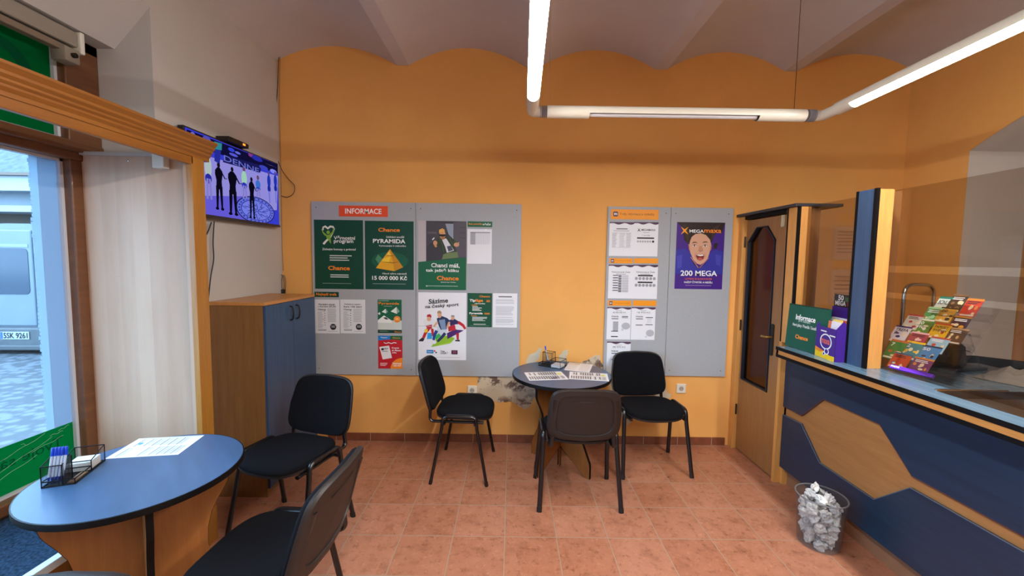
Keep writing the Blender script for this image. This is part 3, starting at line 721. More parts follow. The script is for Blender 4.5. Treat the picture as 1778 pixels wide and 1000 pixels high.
# ================================================================ CHAIRS
def make_chair(label):
    t = thing('visitor_chair', label, 'chair')
    # seat: rounded cushion with a waterfall front and a dished middle
    out = []
    for k in range(40):
        a = 2*PI*k/40; c_, s_2 = math.cos(a), math.sin(a); e = .62
        out.append((math.copysign(abs(c_)**e, c_)*.222*(1.02 if s_2 > 0 else .96), math.copysign(abs(s_2)**(e if s_2 > 0 else .55), s_2)*.212))
    def TS(a, b, d):
        u = b/.212; return (a, b+.012, .462+d+.012*(a/.22)**2-(.022*max(0, u-.35)**1.5 if u > .35 else 0)+.006*max(0, -u-.5))
    mb = MB(); mb.pillow(out, [(.86, -.016), (.96, -.012), (1, 0), (1, .012), (.975, .024), (.9, .031), (.7, .032), (.35, .029), (.02, .028)], TS, FABRIC); seat = mb.build('seat', t)
    mb = MB(); mb.pillow(out, [(.9, -.022), (.99, -.018), (.99, -.004)], TS, BLACKPL); mb.build('seat_pan', seat)
    # backrest
    bo = []
    W, Hh = .218, .158
    for k in range(48):
        a = 2*PI*k/48; c_, s_2 = math.cos(a), math.sin(a); e = .34
        x = math.copysign(abs(c_)**e, c_)*W; z = math.copysign(abs(s_2)**e, s_2)*Hh
        if z > 0: x *= 1-.07*(z/Hh); z += .012*(1-(x/W)**2)
        else: x *= 1.02; z -= .018*(1-(x/W)**2)*(-z/Hh)
        bo.append((x, z))
    def TBk(a, b, d):                      # d is towards the sitter
        z = .665+b; y = -.235-.26*(z-.52)+d+.028*(a/.22)**2; return (a, y, z)
    mb = MB(); mb.pillow(bo, [(.02, -.004), (.3, -.004), (.6, -.004), (.985, -.004), (1, .004), (1, .012), (.97, .022), (.88, .028), (.5, .026), (.02, .025)], TBk, FABRIC); back = mb.build('backrest', t)
    mb = MB(); mb.pillow(bo, [(.02, .004), (.3, .004), (.6, .004), (.995, .004), (1.035, .0), (1.035, -.012), (1.0, -.022), (.86, -.025), (.80, -.0245), (.785, -.018), (.6, -.017), (.02, -.018)], TBk, SHELL); sh = mb.build('back_shell', t)
    mb = MB(); mb.pillow([(a*.9, b*.05) for a, b in rrect(.1, .1, .03)], [(1, -.014), (.98, -.0195), (.3, -.0195)], lambda a, b, d: TBk(a, b+.09, d), SHELL); mb.build('grip_ridge', sh)
    r, rx = .0115, .0155
    for sx in (-1, 1):
        f0, f1 = Vector((sx*.262, .2, .012)), Vector((sx*.236, .115, .462)); r0, r1 = Vector((sx*.262, -.2, .012)), Vector((sx*.236, -.115, .462))
        for a, b in ((f0, f1), (r0, r1)):
            mb = MB(); e = b+(b-a)*.0; mb.tube([a, a+(b-a)*.88], r, TUBEBLK, 10, rx); lg = mb.build('leg', t)
            mb = MB(); q = (b-a).normalized(); mb.tube([a-q*.012, a+q*.018], r+.0015, BLACKPL, 10, rx+.0015); mb.build('foot_cap', lg)
        g = .88; path = rnd_path([f0+(f1-f0)*(g-.02), f1+Vector((0, .004, .028)), r1+Vector((0, -.004, .028)), r0+(r1-r0)*(g-.02)], .05, 6)
        mb = MB(); mb.tube(path, r, TUBEBLK, 10, rx); mb.build('side_rail', t)
        path = rnd_path([TBk(sx*.185, .10, -.018), TBk(sx*.19, -.15, -.006), (sx*.2, -.225, .435), (sx*.203, .17, .435)], .075, 8)
        mb = MB(); mb.tube(path, .0105, TUBEBLK, 10, .0135); mb.build('back_support', t)
    for y in (.11, -.11):
        mb = MB(); mb.tube([(-.24, y, .43), (.24, y, .43)], .009, TUBEBLK, 8); mb.build('crossbar', t)
    return t
CH = [((-1.27, 2.29), PI-.273, 'black fabric chair beside the blue cabinet, facing the window table'),
      ((-.93, 1.48), PI/2-.04, 'large foreground black chair seen from behind, tucked at the window table'),
      ((-.343, 3.043), -PI/2-.05, 'black chair seen from the side, below the white sports poster'),
      ((.462, 2.685), .0, 'black chair with its back to the camera at the small wall table'),
      ((1.094, 3.10), PI+.06, 'black chair facing forward between the small wall table and the door'),
      ((-1.03, .60), PI+.1, 'black chair back barely showing at the bottom left corner of the picture')]
proto = None
for (x, y), rz, lab in CH:
    if proto is None: proto = c_ = make_chair(lab)
    else: c_ = copy_tree(proto); c_['label'] = lab
    c_.location = (x, y, 0); c_.rotation_euler = (0, 0, rz); c_['group'] = 'black visitor chairs'

# ================================================================ NOTICE BOARDS
def board(label, tl, tr, br, bl_, seam):
    a, b, c, d = (at(*q, Y=WY-.018) for q in (tl, tr, br, bl_))
    x0, x1, z1, z0 = (a.x+d.x)/2, (b.x+c.x)/2, (a.z+b.z)/2, (c.z+d.z)/2
    xs = at(*seam, Y=WY-.018).x
    o = thing('notice_board', label, 'notice board', ((x0+x1)/2, WY, z0)); cx = (x0+x1)/2
    for u, v in ((x0, xs-.0015), (xs+.0015, x1)):
        mb = MB(); mb.box(u-cx, v-cx, -.018, -.001, 0, z1-z0, GREYB, .0015); pn = mb.build('panel', o)
        for sx in (u+.04, v-.04):
            for sz in (.05, z1-z0-.05):
                mb = MB(); mb.lathe([(0, .002), (.003, .0015), (.004, 0)], DARKMET, n=10); mb.build('screw', pn, (sx-cx, -.018, sz), (PI/2, 0, 0))
    return o
board('wide grey notice board under an orange INFORMACE sign, left on back wall', (540, 350), (904, 354), (903, 653), (546, 651), (722, 500))
board('narrower grey notice board with orange strips and a purple poster, beside the door', (1058, 359), (1275, 361), (1258, 653), (1045, 652), (1160, 500))
BY = WY-.0185                               # face of the boards
def sheet(x0, y0, x1, y1, paper, th=.0012, org=(530, 340), sc=.32, dy=0):
    a = at(org[0]+x0*sc, org[1]+y0*sc, Y=BY); b = at(org[0]+x1*sc, org[1]+y1*sc, Y=BY)
    a2 = at(org[0]+x1*sc, org[1]+y0*sc, Y=BY)
    s = Sheet(a2.x-a.x, a.z-b.z, paper, th); s.pos = ((a.x+a2.x)/2, BY-th-dy, (a.z+b.z)/2); s.zb(x0, y0, x1, y1); return s
GRN, GRN2, ORG, WHT, INK, PUR = '#0d4535', '#12603f', '#ee8a2a', '#f0f2f2', '#25262c', '#3f1d78'
s = sheet(182, 52, 448, 115, '#e0522a'); s.on('lettering').text('INFORMACE', 216, 68, 414, 99, WHT, .03)
s.build('sign', 'orange INFORMACE sign at the top of the wide grey board', 'sign', s.pos)
# loyalty programme poster
s = sheet(47, 129, 313, 507, GRN); s.zb(38, 88, 640, 935); s.on('picture')
G1, G2 = '#7fae3c', '#dfe5da'
s.stroke([(150, 385), (185, 345), (235, 300), (270, 235), (285, 195), (270, 172), (240, 168), (208, 192), (175, 168), (150, 180), (148, 215)], [26, 24, 22, 18, 20, 24, 24, 26, 24, 20, 14], G2)
s.stroke([(130, 200), (150, 245), (180, 275)], [8, 14, 26], G1); s.stroke([(285, 185), (270, 235), (240, 270)], [12, 16, 26], G1)
s.poly([(170, 262), (205, 272), (250, 262), (240, 310), (245, 380), (225, 360), (215, 330), (195, 320), (185, 290)], G1); s.ell(212, 240, 22, 22, G1)
s.on('lettering'); s.text('Věrnostní', 280, 280, 545, 328, WHT, .025); s.text('program', 280, 335, 518, 380, WHT, .025); s.text('Získejte bonusy a prémie!', 135, 432, 548, 466, WHT, .012)
s.bars(225, 505, 518, 600, 3, '#c5d2cc', .45); s.text('Chance', 205, 650, 472, 702, ORG, .05); s.bars(192, 495, 755, 805, 2, '#c5d2cc', .5, .4, True); s.bars(130, 560, 864, 872, 1, '#9fb5aa', .5)
s.build('poster', 'dark green loyalty programme poster with heart ribbon figure, leftmost on the wide board', 'poster', s.pos)
# pyramid poster
s = sheet(323, 135, 588, 510, GRN); s.zb(22, 95, 628, 950); s.on('picture')
s.ell(330, 590, 230, 110, '#135a40', 26); s.poly([(185, 510), (240, 570), (190, 630), (150, 570)], '#4d8a68')
s.poly([(333, 442), (497, 668), (385, 718), (155, 682)], '#e2a91a'); s.poly([(333, 442), (497, 668), (385, 718), (372, 620)], '#c98a14')
s.stroke([(277, 520), (355, 526), (392, 520)], [2, 8, 2], '#6e4a0a'); s.stroke([(218, 602), (368, 614), (445, 602)], [2, 9, 2], '#6e4a0a')
s.poly([(320, 470), (340, 520), (290, 516)], '#f4d04a'); s.poly([(250, 560), (340, 536), (320, 605), (225, 600)], '#f0c832')
s.on('lettering'); s.text('Chance', 190, 180, 458, 228, ORG, .05); s.text('Unikátní soutěž', 288, 276, 512, 304, WHT, .012); s.text('PYRAMIDA', 122, 318, 526, 370, WHT, .04); s.text('Vystoupejte k milionům', 194, 388, 532, 418, WHT, .012)
s.text('Hlavní výhra nejméně', 236, 736, 540, 766, WHT, .012); s.text('15 000 000 Kč', 108, 776, 546, 830, WHT, .04); s.bars(116, 548, 876, 886, 1, '#9fb5aa', .5, .1)
s.build('poster', 'dark green poster with golden pyramid above a large white sum', 'poster', s.pos)
# small strip and two printed sheets
s = sheet(50, 520, 182, 550, GRN); s.on('lettering').text('Nejlepší trefa', 60, 526, 170, 546, ORG, .03); s.build('sign', 'small green strip with orange lettering above two white printed sheets', 'sign', s.pos)
for x0, x1, t1, t2, lab in ((50, 185, 'Parádní zásah', 's kurzem 69,35!', 'white printed sheet nearest the cabinet, directly below the small green strip'), (190, 325, 'Fotbalový expert', 'kurz 156 tisíc!', 'white printed sheet beside the one below the small green strip')):
    s = sheet(x0, 562, x1, 747, '#dfe2e8'); s.zb(0, 0, 100, 137); s.on('lettering')
    s.text(t1, 17, 16, 82, 23, INK, .04); s.text(t2, 14, 25, 86, 32, INK, .04); s.text('Chance', 13, 37, 45, 43, INK, .05)
    s.bars(12, 40, 48, 118, 20, '#9a9da5', .35, .5); s.bars(52, 88, 36, 92, 18, '#a0a3ab', .35, .15); s.bars(13, 47, 121, 127, 2, '#8a8d95', .7, .05)
    for k in range(7): s.ell(41, 46+k*9.5, 1.8, 1.8, INK, 8)
    s.ell(74, 110, 12.5, 12.5, '#2a2b30', 22); s.bars(65, 83, 105, 114, 3, '#c5c7cc', .45, .2, True); s.bars(54, 92, 128, 130, 1, '#8a8d95', .5)
    s.build('notice', lab, 'notice', s.pos)
# pyramid flyer
s = sheet(393, 562, 523, 745, GRN2); s.zb(773, 130, 1050, 520); s.on('picture')
s.rect(773, 372, 1050, 482, '#c9d2cc'); s.rect(773, 482, 1050, 520, '#0c3a2b')
for cx, cy, k in ((975, 255, 52), (855, 265, 36), (790, 292, 22)):
    s.poly([(cx+k*.3, cy-k*.8), (cx+k, cy+k*.2), (cx+k*.35, cy+k*.75), (cx-k, cy+k*.25)], '#dfe8e0'); s.poly([(cx+k*.3, cy-k*.8), (cx+k, cy+k*.2), (cx+k*.35, cy+k*.75)], '#8fa89a')
s.poly([(773, 372), (845, 315), (935, 375), (935, 400), (773, 400)], '#e6ebe8'); s.poly([(835, 340), (870, 335), (900, 360), (865, 362)], '#3b4640'); s.ell(998, 358, 40, 38, ORG, 22)
s.on('lettering'); s.text('Pyramida', 785, 160, 1022, 196, ORG, .03); s.bars(785, 905, 142, 150, 1, '#b7cbbf', .6, .05); s.bars(845, 940, 205, 212, 1, '#b7cbbf', .6, .05); s.bars(978, 1018, 345, 370, 2, '#f8d9a8', .5, .2, True); s.text('Chance', 965, 497, 1040, 512, ORG, .04); s.bars(790, 910, 494, 510, 2, '#6f9a82', .4)
s.build('flyer', 'small green flyer with white pyramids and orange dot above the red flyer', 'flyer', s.pos)
# red flyer
s = sheet(395, 758, 527, 938, '#c01f2b'); s.zb(778, 548, 1058, 938); s.on('picture')
s.rect(778, 548, 918, 606, '#1d7fd0'); s.rect(918, 548, 1058, 600, '#12603f'); s.poly([(778, 606), (850, 598), (918, 592), (1000, 594), (1058, 602), (1058, 614), (778, 620)], '#c01f2b')
s.poly([(792, 682), (905, 664), (938, 810), (830, 830)], '#e4e4e8'); s.poly([(812, 700), (842, 694), (846, 716), (818, 722)], '#1a1c22'); s.ell(1062, 938, 142, 130, '#f08a22', 40)
s.on('lettering'); s.text('Tipsport', 808, 562, 886, 580, WHT, .02); s.text('Chance', 944, 562, 1034, 580, '#cfa04a', .03); s.stroke([(845, 628), (870, 640), (900, 628), (930, 640), (960, 628), (990, 632)], 9, WHT)
s.text('Abon', 848, 692, 892, 712, INK, .04, -6); s.bars(825, 895, 726, 740, 2, '#7a7c84', .5, .2); s.text('Kupte', 938, 682, 1020, 704, WHT, .04); s.text('si Abon', 938, 710, 1040, 730, WHT, .04); s.text('zde.', 938, 738, 994, 754, WHT, .04)
s.bars(802, 890, 870, 912, 3, '#f0c8c8', .5, .3); s.text('bonus', 946, 862, 1046, 884, WHT, .04); s.text('125 Kč', 950, 890, 1042, 912, WHT, .04)
s.build('flyer', 'small red flyer with white card and orange bonus corner', 'flyer', s.pos)
# hooded man poster
s = sheet(35, 135, 297, 512, GRN2, org=(715, 340)); s.zb(42, 98, 643, 955); s.on('picture')
s.poly([(42, 98), (643, 98), (643, 540), (42, 608)], '#6d6a72'); s.poly([(42, 98), (140, 98), (140, 598), (42, 608)], '#b9b2b6'); s.poly([(140, 98), (643, 98), (643, 545), (140, 598)], '#3b383f')
s.poly([(140, 98), (470, 130), (470, 190), (300, 300), (140, 420)], '#47444c'); s.poly([(380, 130), (480, 130), (480, 320), (420, 260)], '#8f9cae'); s.poly([(480, 110), (643, 98), (643, 540), (540, 552), (480, 320)], '#55525b')
for y in (170, 235, 300): s.stroke([(560, y), (640, y+12)], 5, '#3d3a43')
JK, JK2 = '#2f3d2c', '#3f5038'
s.poly([(355, 510), (410, 490), (530, 475), (545, 548), (440, 560), (338, 572)], '#6b7f52')
s.poly([(300, 290), (345, 320), (420, 290), (500, 330), (530, 380), (490, 410), (500, 470), (400, 495), (345, 500), (300, 400), (270, 440), (240, 430), (270, 360)], JK)
s.poly([(340, 330), (390, 310), (490, 460), (400, 490), (380, 420)], '#d5d8de'); s.poly([(400, 410), (450, 400), (480, 455), (420, 475)], '#4a5060')
s.stroke([(300, 300), (345, 390), (360, 490)], 14, JK2); s.stroke([(420, 285), (470, 380), (490, 400)], 16, JK2); s.stroke([(495, 340), (525, 385)], 30, JK2)
s.ell(345, 265, 38, 55, '#c9946c'); s.poly([(300, 245), (305, 205), (345, 188), (372, 205), (370, 255), (350, 235)], '#d8a858'); s.poly([(298, 262), (385, 262), (380, 285), (345, 292), (305, 285)], '#1b1a1e'); s.ell(350, 310, 26, 18, '#a8744c')
s.ell(255, 370, 26, 30, '#c9946c'); s.stroke([(245, 385), (270, 420)], 26, '#c08a62'); s.poly([(215, 325), (240, 300), (246, 312), (222, 338)], '#e4e6ea'); s.ell(520, 388, 34, 26, '#d09a74'); s.stroke([(530, 375), (555, 360)], 12, '#d09a74')
s.on('lettering'); s.text('DOMAS', 162, 232, 272, 256, '#7d7a84', .0); s.text('Chanci máš,', 206, 620, 560, 682, WHT, .03); s.text('tak ještě kliku', 138, 688, 548, 740, WHT, .03); s.text('Chance', 276, 780, 550, 834, ORG, .05); s.text('ŠANCE NA VÝHRU', 326, 850, 512, 864, WHT, .01); s.bars(140, 548, 904, 914, 1, '#cfe0d6', .5, .02); s.ell(147, 908, 8, 8, '#cfe0d6')
s.build('poster', 'poster of a man in sunglasses and green jacket above white lettering on green', 'poster', s.pos)
s = sheet(303, 138, 437, 170, GRN2, org=(715, 340)); s.on('lettering'); s.text('Best pobočky', 309, 147, 383, 160, ORG, .03); s.text('měsíční', 386, 147, 429, 160, WHT, .03); s.build('sign', 'small green strip sign above the white sheet with a grey table', 'sign', s.pos)
s = sheet(302, 180, 435, 370, '#e2e4ea', th=.006, org=(715, 340)); s.zb(0, 0, 133, 190); s.on('lettering')
s.rect(16, 16, 44, 84, '#9699a2'); s.rect(16, 16, 124, 21, '#7f828a')
for k in range(8): s.rect(50+k*9.6, 22, 51+k*9.6, 84, '#b3b6be')
s.bars(16, 124, 24, 84, 12, '#c2c5cc', .25, 0); s.ell(100, 3, 6, 3, '#fafafa', 10)
s.build('notice', 'white sheet with a grey table of figures in a clear sleeve', 'notice', s.pos)
# white sports poster
s = sheet(35, 523, 297, 892, '#e6e9ef', org=(715, 340)); s.zb(45, 58, 640, 898); s.on('picture')
s.poly([(160, 560), (215, 560), (215, 635), (152, 640)], '#2a9fe0'); s.poly([(205, 738), (290, 600), (430, 590), (500, 625), (440, 690)], '#8fbf2f'); s.poly([(215, 735), (470, 660), (455, 680)], '#a9cf3f'); s.poly([(400, 560), (520, 505), (608, 525), (405, 635)], '#4a2470'); s.poly([(250, 600), (330, 540), (330, 590), (260, 650)], '#2fae60')
SK = '#d8a684'
# hockey player
s.poly([(115, 400), (180, 385), (255, 400), (270, 440), (215, 480), (140, 480), (108, 450)], '#e2e2e6'); s.ell(178, 385, 26, 30, SK); s.poly([(150, 365), (155, 335), (190, 325), (208, 345), (206, 372), (180, 358)], '#b01f30')
s.poly([(135, 470), (215, 455), (215, 500), (160, 510)], '#c02535'); s.poly([(150, 500), (200, 505), (150, 570), (125, 630), (92, 620), (115, 560)], '#b81f2f'); s.poly([(200, 500), (235, 510), (240, 590), (215, 600)], '#b81f2f'); s.poly([(120, 520), (165, 510), (160, 550), (125, 560)], '#e8c41f'); s.poly([(92, 620), (125, 632), (105, 668), (52, 668), (55, 650)], '#2a2a30'); s.stroke([(45, 476), (150, 474), (330, 490)], 5, '#b5b5ba')
# player on the right
s.poly([(435, 395), (490, 378), (560, 420), (545, 445), (500, 450), (440, 470)], '#31275e'); s.stroke([(540, 420), (600, 460), (630, 505)], [36, 34, 28], '#c02535'); s.ell(472, 368, 22, 28, SK); s.poly([(448, 352), (458, 334), (492, 338), (494, 356)], '#8a8a92'); s.poly([(415, 480), (500, 450), (510, 520), (420, 540)], '#c02535'); s.poly([(515, 555), (550, 560), (548, 640), (522, 640)], '#b81f2f'); s.poly([(500, 645), (560, 640), (562, 662), (505, 660)], '#2a2a30'); s.poly([(495, 452), (545, 470), (600, 520), (520, 515)], '#e6e6ea')
# footballer in the middle
s.poly([(275, 380), (330, 345), (400, 370), (440, 405), (420, 440), (395, 480), (400, 520), (330, 530), (300, 470), (285, 430)], '#26365f'); s.poly([(300, 400), (375, 385), (390, 510), (335, 520)], '#7d96b8'); s.ell(310, 335, 26, 38, SK); s.poly([(280, 318), (285, 288), (315, 280), (334, 300), (332, 320), (305, 312)], '#a5855c')
s.stroke([(285, 420), (240, 480)], 24, SK); s.stroke([(430, 420), (405, 495)], 26, SK); s.poly([(330, 520), (400, 510), (390, 570), (335, 600), (270, 530), (290, 490)], '#c9d6e4'); s.stroke([(275, 530), (245, 590), (235, 650)], [40, 36, 30], '#27408a'); s.stroke([(380, 560), (330, 620), (285, 665)], [38, 34, 28], '#26305f'); s.ell(238, 675, 34, 24, '#e6e9ee')
s.rect(150, 772, 235, 815, '#1d86cc'); s.rect(235, 772, 278, 815, '#e8ecf2'); s.poly([(240, 775), (258, 775), (258, 795), (240, 795)], '#d03040'); s.poly([(258, 795), (276, 795), (276, 812), (258, 812)], '#2b2f4a'); s.poly([(458, 772), (534, 772), (534, 822), (458, 822)], '#2a1f33')
s.on('lettering'); s.text('Sázíme', 176, 142, 414, 200, INK, .03, -20); s.text('na český sport', 134, 212, 546, 268, INK, .025, -38); s.text('Tipsport', 160, 786, 222, 804, WHT, .02); s.text('Chance', 322, 776, 374, 792, INK, .03); s.text('LIGA', 322, 796, 398, 820, INK, .02); s.stroke([(400, 800), (412, 795), (408, 815)], 4, INK); s.bars(468, 524, 782, 815, 3, '#b0557a', .45, .2, True); s.bars(120, 570, 860, 866, 1, '#a5a8b0', .5, .02)
s.build('poster', 'white poster with three athletes below slanted black lettering', 'poster', s.pos)
s = sheet(303, 527, 436, 713, '#0f4f38', org=(715, 340)); s.zb(660, 65, 958, 485); s.on('lettering')
s.text('Chance', 804, 92, 932, 116, ORG, .04); s.text('Tip', 684, 140, 756, 180, WHT, .05); s.text('liga', 758, 138, 850, 180, ORG, .05); s.text('s bonusovkou', 748, 184, 872, 200, WHT, .02); s.bars(890, 935, 150, 180, 2, ORG, .5, .1); s.bars(708, 776, 210, 222, 1, ORG, .6, 0); s.bars(718, 850, 228, 290, 4, WHT, .45, .5); s.text('Pyramida', 684, 302, 846, 332, WHT, .05); s.bars(865, 935, 308, 332, 2, ORG, .5, .1); s.bars(708, 776, 342, 354, 1, ORG, .6, 0); s.bars(718, 910, 360, 415, 4, WHT, .4, .35); s.bars(735, 885, 446, 456, 1, WHT, .6, .02); s.bars(690, 930, 466, 470, 1, '#8fb09f', .5, .02)
s.build('flyer', 'dark green leaflet with small white text beside the white text sheet', 'flyer', s.pos)
s = sheet(441, 528, 573, 715, '#e3e6ec', org=(715, 340)); s.zb(972, 68, 1272, 490); s.on('lettering')
s.bars(1040, 1208, 104, 122, 1, '#5a5c64', .7, .02)
for y0, y1, k in ((145, 175, 2), (180, 200, 2), (230, 345, 9), (362, 375, 1), (385, 440, 5), (450, 462, 1)): s.bars(1008, 1240, y0, y1, k, '#a9acb5', .4, .2)
s.build('notice', 'white sheet of dense grey text at the right end of the wide board', 'notice', s.pos)
# ---- narrower board
O2 = dict(org=(1040, 340))
s = sheet(65, 72, 325, 130, '#f09a22', **O2); s.zb(65, 72, 325, 130); s.on('picture').poly([(78+a, 86+b) for a, b in ((0, 4), (4, 0), (22, 0), (26, 4), (26, 24), (22, 28), (4, 28), (0, 24))], '#4a2a5e'); s.on('lettering'); s.text('m', 83, 94, 100, 106, WHT, .05); s.text('Trefy, informace a výsledky', 113, 92, 302, 110, '#7a4a1a', .0)
s.build('sign', 'wide orange heading strip at the top of the narrower board', 'sign', s.pos)
def lotto(x0, y0, x1, y1, name, lab, fn, th=.004):
    s = sheet(x0, y0, x1, y1, '#e4e8ee', th=th, **O2); s.zb(0, 0, 100, 142); s.on('picture')
    s.poly([(0, 0), (100, 0), (100, 4)]+[(100-k*5, 7+3.2*math.sin(k*.62)) for k in range(21)], '#4c3550'); s.rect(4, 4, 16, 6, '#c9b8cf'); fn(s); s.build(name, lab, 'notice', s.pos)
def f1(s):
    s.on('lettering'); s.bars(28, 74, 26, 34, 1, '#6a6c74', .5, 0); s.bars(14, 84, 34, 40, 2, '#9a9ca4', .4, .1, True); s.bars(12, 32, 46, 106, 20, '#9a9ca4', .35, .3); s.rect(43, 46, 43.8, 106, '#8a8c94'); s.rect(12, 45, 90, 45.6, '#8a8c94'); s.rect(12, 106, 90, 106.6, '#8a8c94'); s.bars(46, 66, 46, 106, 18, '#a9abb3', .3, .4); s.bars(70, 90, 46, 106, 20, '#9a9ca4', .3, .2)
lotto(58, 142, 190, 328, 'notice', 'white sheet with fine columns of names, top left below the orange heading', f1)
def f2(s):
    s.on('lettering'); s.stroke([(16, 26), (26, 38)], [1, 3.5], INK); s.stroke([(26, 26), (16, 38)], [1, 3.5], INK); s.text('MEGAMAXA', 31, 28, 88, 36, INK, .03); s.bars(38, 64, 42, 46, 1, '#9a9ca4', .5, 0); s.text('7. února 2026', 34, 52, 66, 57, INK, .0); s.poly([(14, 63), (84, 63), (84, 69), (14, 69)], INK)
    for k in range(6): s.ell(18+k*10, 80, 4.2, 4.2, '#a9acb4', 12)
    s.ell(80, 80, 4.8, 4.8, INK, 14)
lotto(190, 142, 323, 330, 'notice', 'white sheet with one row of small grey number balls, topmost row of sheets', f2)
def f3(s):
    s.on('lettering'); s.text('Vylosovaná čísla', 12, 26, 88, 36, INK, .0); s.bars(30, 70, 38, 42, 1, '#8a8c94', .5, 0)
    for k in range(7): y = 43+k*10.5; s.rect(18, y, 40, y+3.2, INK); s.rect(41, y, 53, y+9, '#7a7d86'); s.bars(56, 82, y, y+9, 4, '#a9acb4', .5, .02)
    for k in range(6): s.rect(58+k*4.3, 43, 58.8+k*4.3, 115, '#e4e8ee')
lotto(53, 373, 186, 558, 'notice', 'white results sheet with black bars and grids in the second row', f3)
def f4(s):
    s.on('lettering'); s.text('Vylosovaná čísla', 12, 26, 88, 36, INK, .0); s.bars(30, 70, 38, 42, 1, '#8a8c94', .5, 0)
    for y in (42, 70):
        s.rect(20, y, 80, y+6, INK)
        for k in range(6): s.ell(14+k*14.5, y+15, 6, 6.4, '#9a9da6', 14)
lotto(186, 373, 320, 560, 'notice', 'white results sheet with two rows of large grey balls', f4)
def f56(t, alt):
    def g(s):
        s.on('lettering'); s.bars(36, 62, 14, 17, 1, '#8a8c94', .5, 0); s.text(t, 24, 19, 78, 26, INK, .0); s.bars(25, 78, 29, 30, 1, '#b5b7bf', .6, 0); s.text('maxa', 19, 38, 48, 44, INK, .02); s.rect(19, 49, 48, 52, INK)
        if not alt:
            s.rect(62, 39, 88, 42, INK); s.rect(62, 45, 88, 47, INK); s.rect(26, 62, 48, 104, '#9a9da6'); s.bars(26, 48, 62, 104, 9, '#c5c8d0', .3, 0); s.rect(19, 104, 48, 107, INK); s.rect(19, 127, 48, 131, INK); s.ell(80, 82, 18, 15, '#b2b5bd', 20); s.ell(66, 98, 5, 5, '#c5c8d0', 12)
        else:
            s.rect(60, 43, 90, 46, INK); s.rect(60, 74, 90, 77, INK); s.bars(64, 86, 50, 70, 4, '#c5c8d0', .4, .2, True); s.rect(19, 76, 48, 79, INK); s.ell(80, 112, 17, 15, '#b2b5bd', 20); s.ell(64, 128, 4, 4, '#c5c8d0', 12)
    return g
lotto(45, 603, 174, 780, 'notice', 'white results sheet with grey block and bubble, below the strip with m badge', f56('60 000 000 Kč', 0))
lotto(177, 603, 307, 782, 'notice', 'white results sheet with low grey bubble below the plain orange strip', f56('18 970 Kč', 1))
lotto(44, 790, 172, 968, 'notice', 'lowest white results sheet, half hidden behind the black chair', f56('38 470 Kč', 1))
for (x0, y0, x1, y1), lab, full in (((57, 338, 183, 367), 'narrow orange strip with m badge above the sheet of black bars', 1), ((190, 338, 320, 367), 'narrow plain orange strip above the number sheet with two rows of balls', 0), ((48, 567, 175, 597), 'narrow orange strip with m badge, lower of the two such strips', 1), ((185, 567, 312, 598), 'narrow plain orange strip, lower of the two plain strips', 0)):
    s = sheet(x0, y0, x1, y1, '#f09a22', **O2); s.zb(0, 0, 130, 30)
    if full: s.on('picture').rect(8, 6, 26, 25, '#4a2a5e'); s.on('lettering'); s.text('m', 11, 12, 23, 20, WHT, .05); s.text('Trefy, informace a výsledky', 32, 11, 122, 19, '#a8681c', -.002)
    s.build('sign', lab, 'sign', s.pos)
# screaming woman poster
s = sheet(424, 142, 685, 508, '#431f83', **O2); s.zb(84, 80, 678, 910, -32); s.on('picture')
HR, FC, FC2 = '#2a1d1a', '#d2a184', '#b98266'
s.poly([(60, 80), (678, 80), (640, 210), (560, 200), (510, 330), (230, 350), (170, 300), (150, 150)], HR)
s.poly([(150, 120), (190, 100), (240, 230), (215, 345)], '#3a2a22'); s.poly([(520, 150), (620, 90), (560, 220), (500, 300)], '#3f2d26'); s.poly([(540, 340), (590, 330), (575, 405), (535, 400)], HR)
s.poly([(70, 430), (180, 400), (250, 470), (350, 640), (490, 460), (560, 410), (660, 440), (650, 720), (60, 720)], '#33349a'); s.poly([(80, 500), (150, 480), (140, 640), (90, 660)], '#4648b0'); s.poly([(560, 470), (630, 490), (620, 620), (570, 600)], '#4446ac')
s.poly([(250, 500), (350, 640), (470, 520), (440, 590), (360, 655), (290, 600)], '#23246a')
s.poly([(265, 260), (310, 225), (380, 215), (440, 235), (490, 290), (505, 350), (492, 430), (470, 510), (430, 570), (375, 605), (330, 590), (285, 540), (245, 450), (232, 370), (245, 310)], FC)
s.poly([(222, 350), (240, 360), (245, 440), (232, 420)], FC2); s.poly([(495, 350), (512, 360), (505, 420), (490, 430)], FC2)
s.poly([(262, 344), (285, 322), (318, 321), (345, 340), (318, 332), (288, 335)], '#5a3a2a'); s.poly([(392, 338), (415, 317), (448, 314), (472, 332), (446, 326), (418, 329)], '#5a3a2a')
for ex in (298, 430): s.ell(ex, 368, 26, 12, '#ece4de', 16); s.ell(ex, 368, 11, 11, '#3a2a20', 12); s.stroke([(ex-28, 369), (ex-10, 355), (ex+12, 355), (ex+28, 369)], 5, '#4a3026')
s.poly([(360, 370), (345, 425), (365, 440), (400, 435), (408, 420), (385, 370)], '#c08b6c'); s.stroke([(345, 430), (370, 440), (405, 428)], [4, 7, 4], '#8a543c'); s.stroke([(320, 455), (300, 490), (312, 520)], 4, '#a97358'); s.stroke([(425, 450), (440, 490), (425, 520)], 4, '#a97358')
s.poly([(315, 490), (340, 470), (375, 475), (405, 468), (420, 490), (410, 530), (370, 550), (332, 535)], '#7a2a26'); s.poly([(325, 486), (345, 476), (375, 480), (402, 474), (412, 490), (370, 498)], '#f0ece6'); s.ell(368, 530, 28, 14, '#c05a50', 14); s.stroke([(312, 490), (335, 540), (370, 556), (408, 536), (422, 490)], 5, '#b06a58')
s.poly([(255, 505), (350, 640), (345, 648), (248, 512)], '#c98a5a'); s.poly([(470, 515), (360, 640), (366, 648), (480, 520)], '#a9707a')
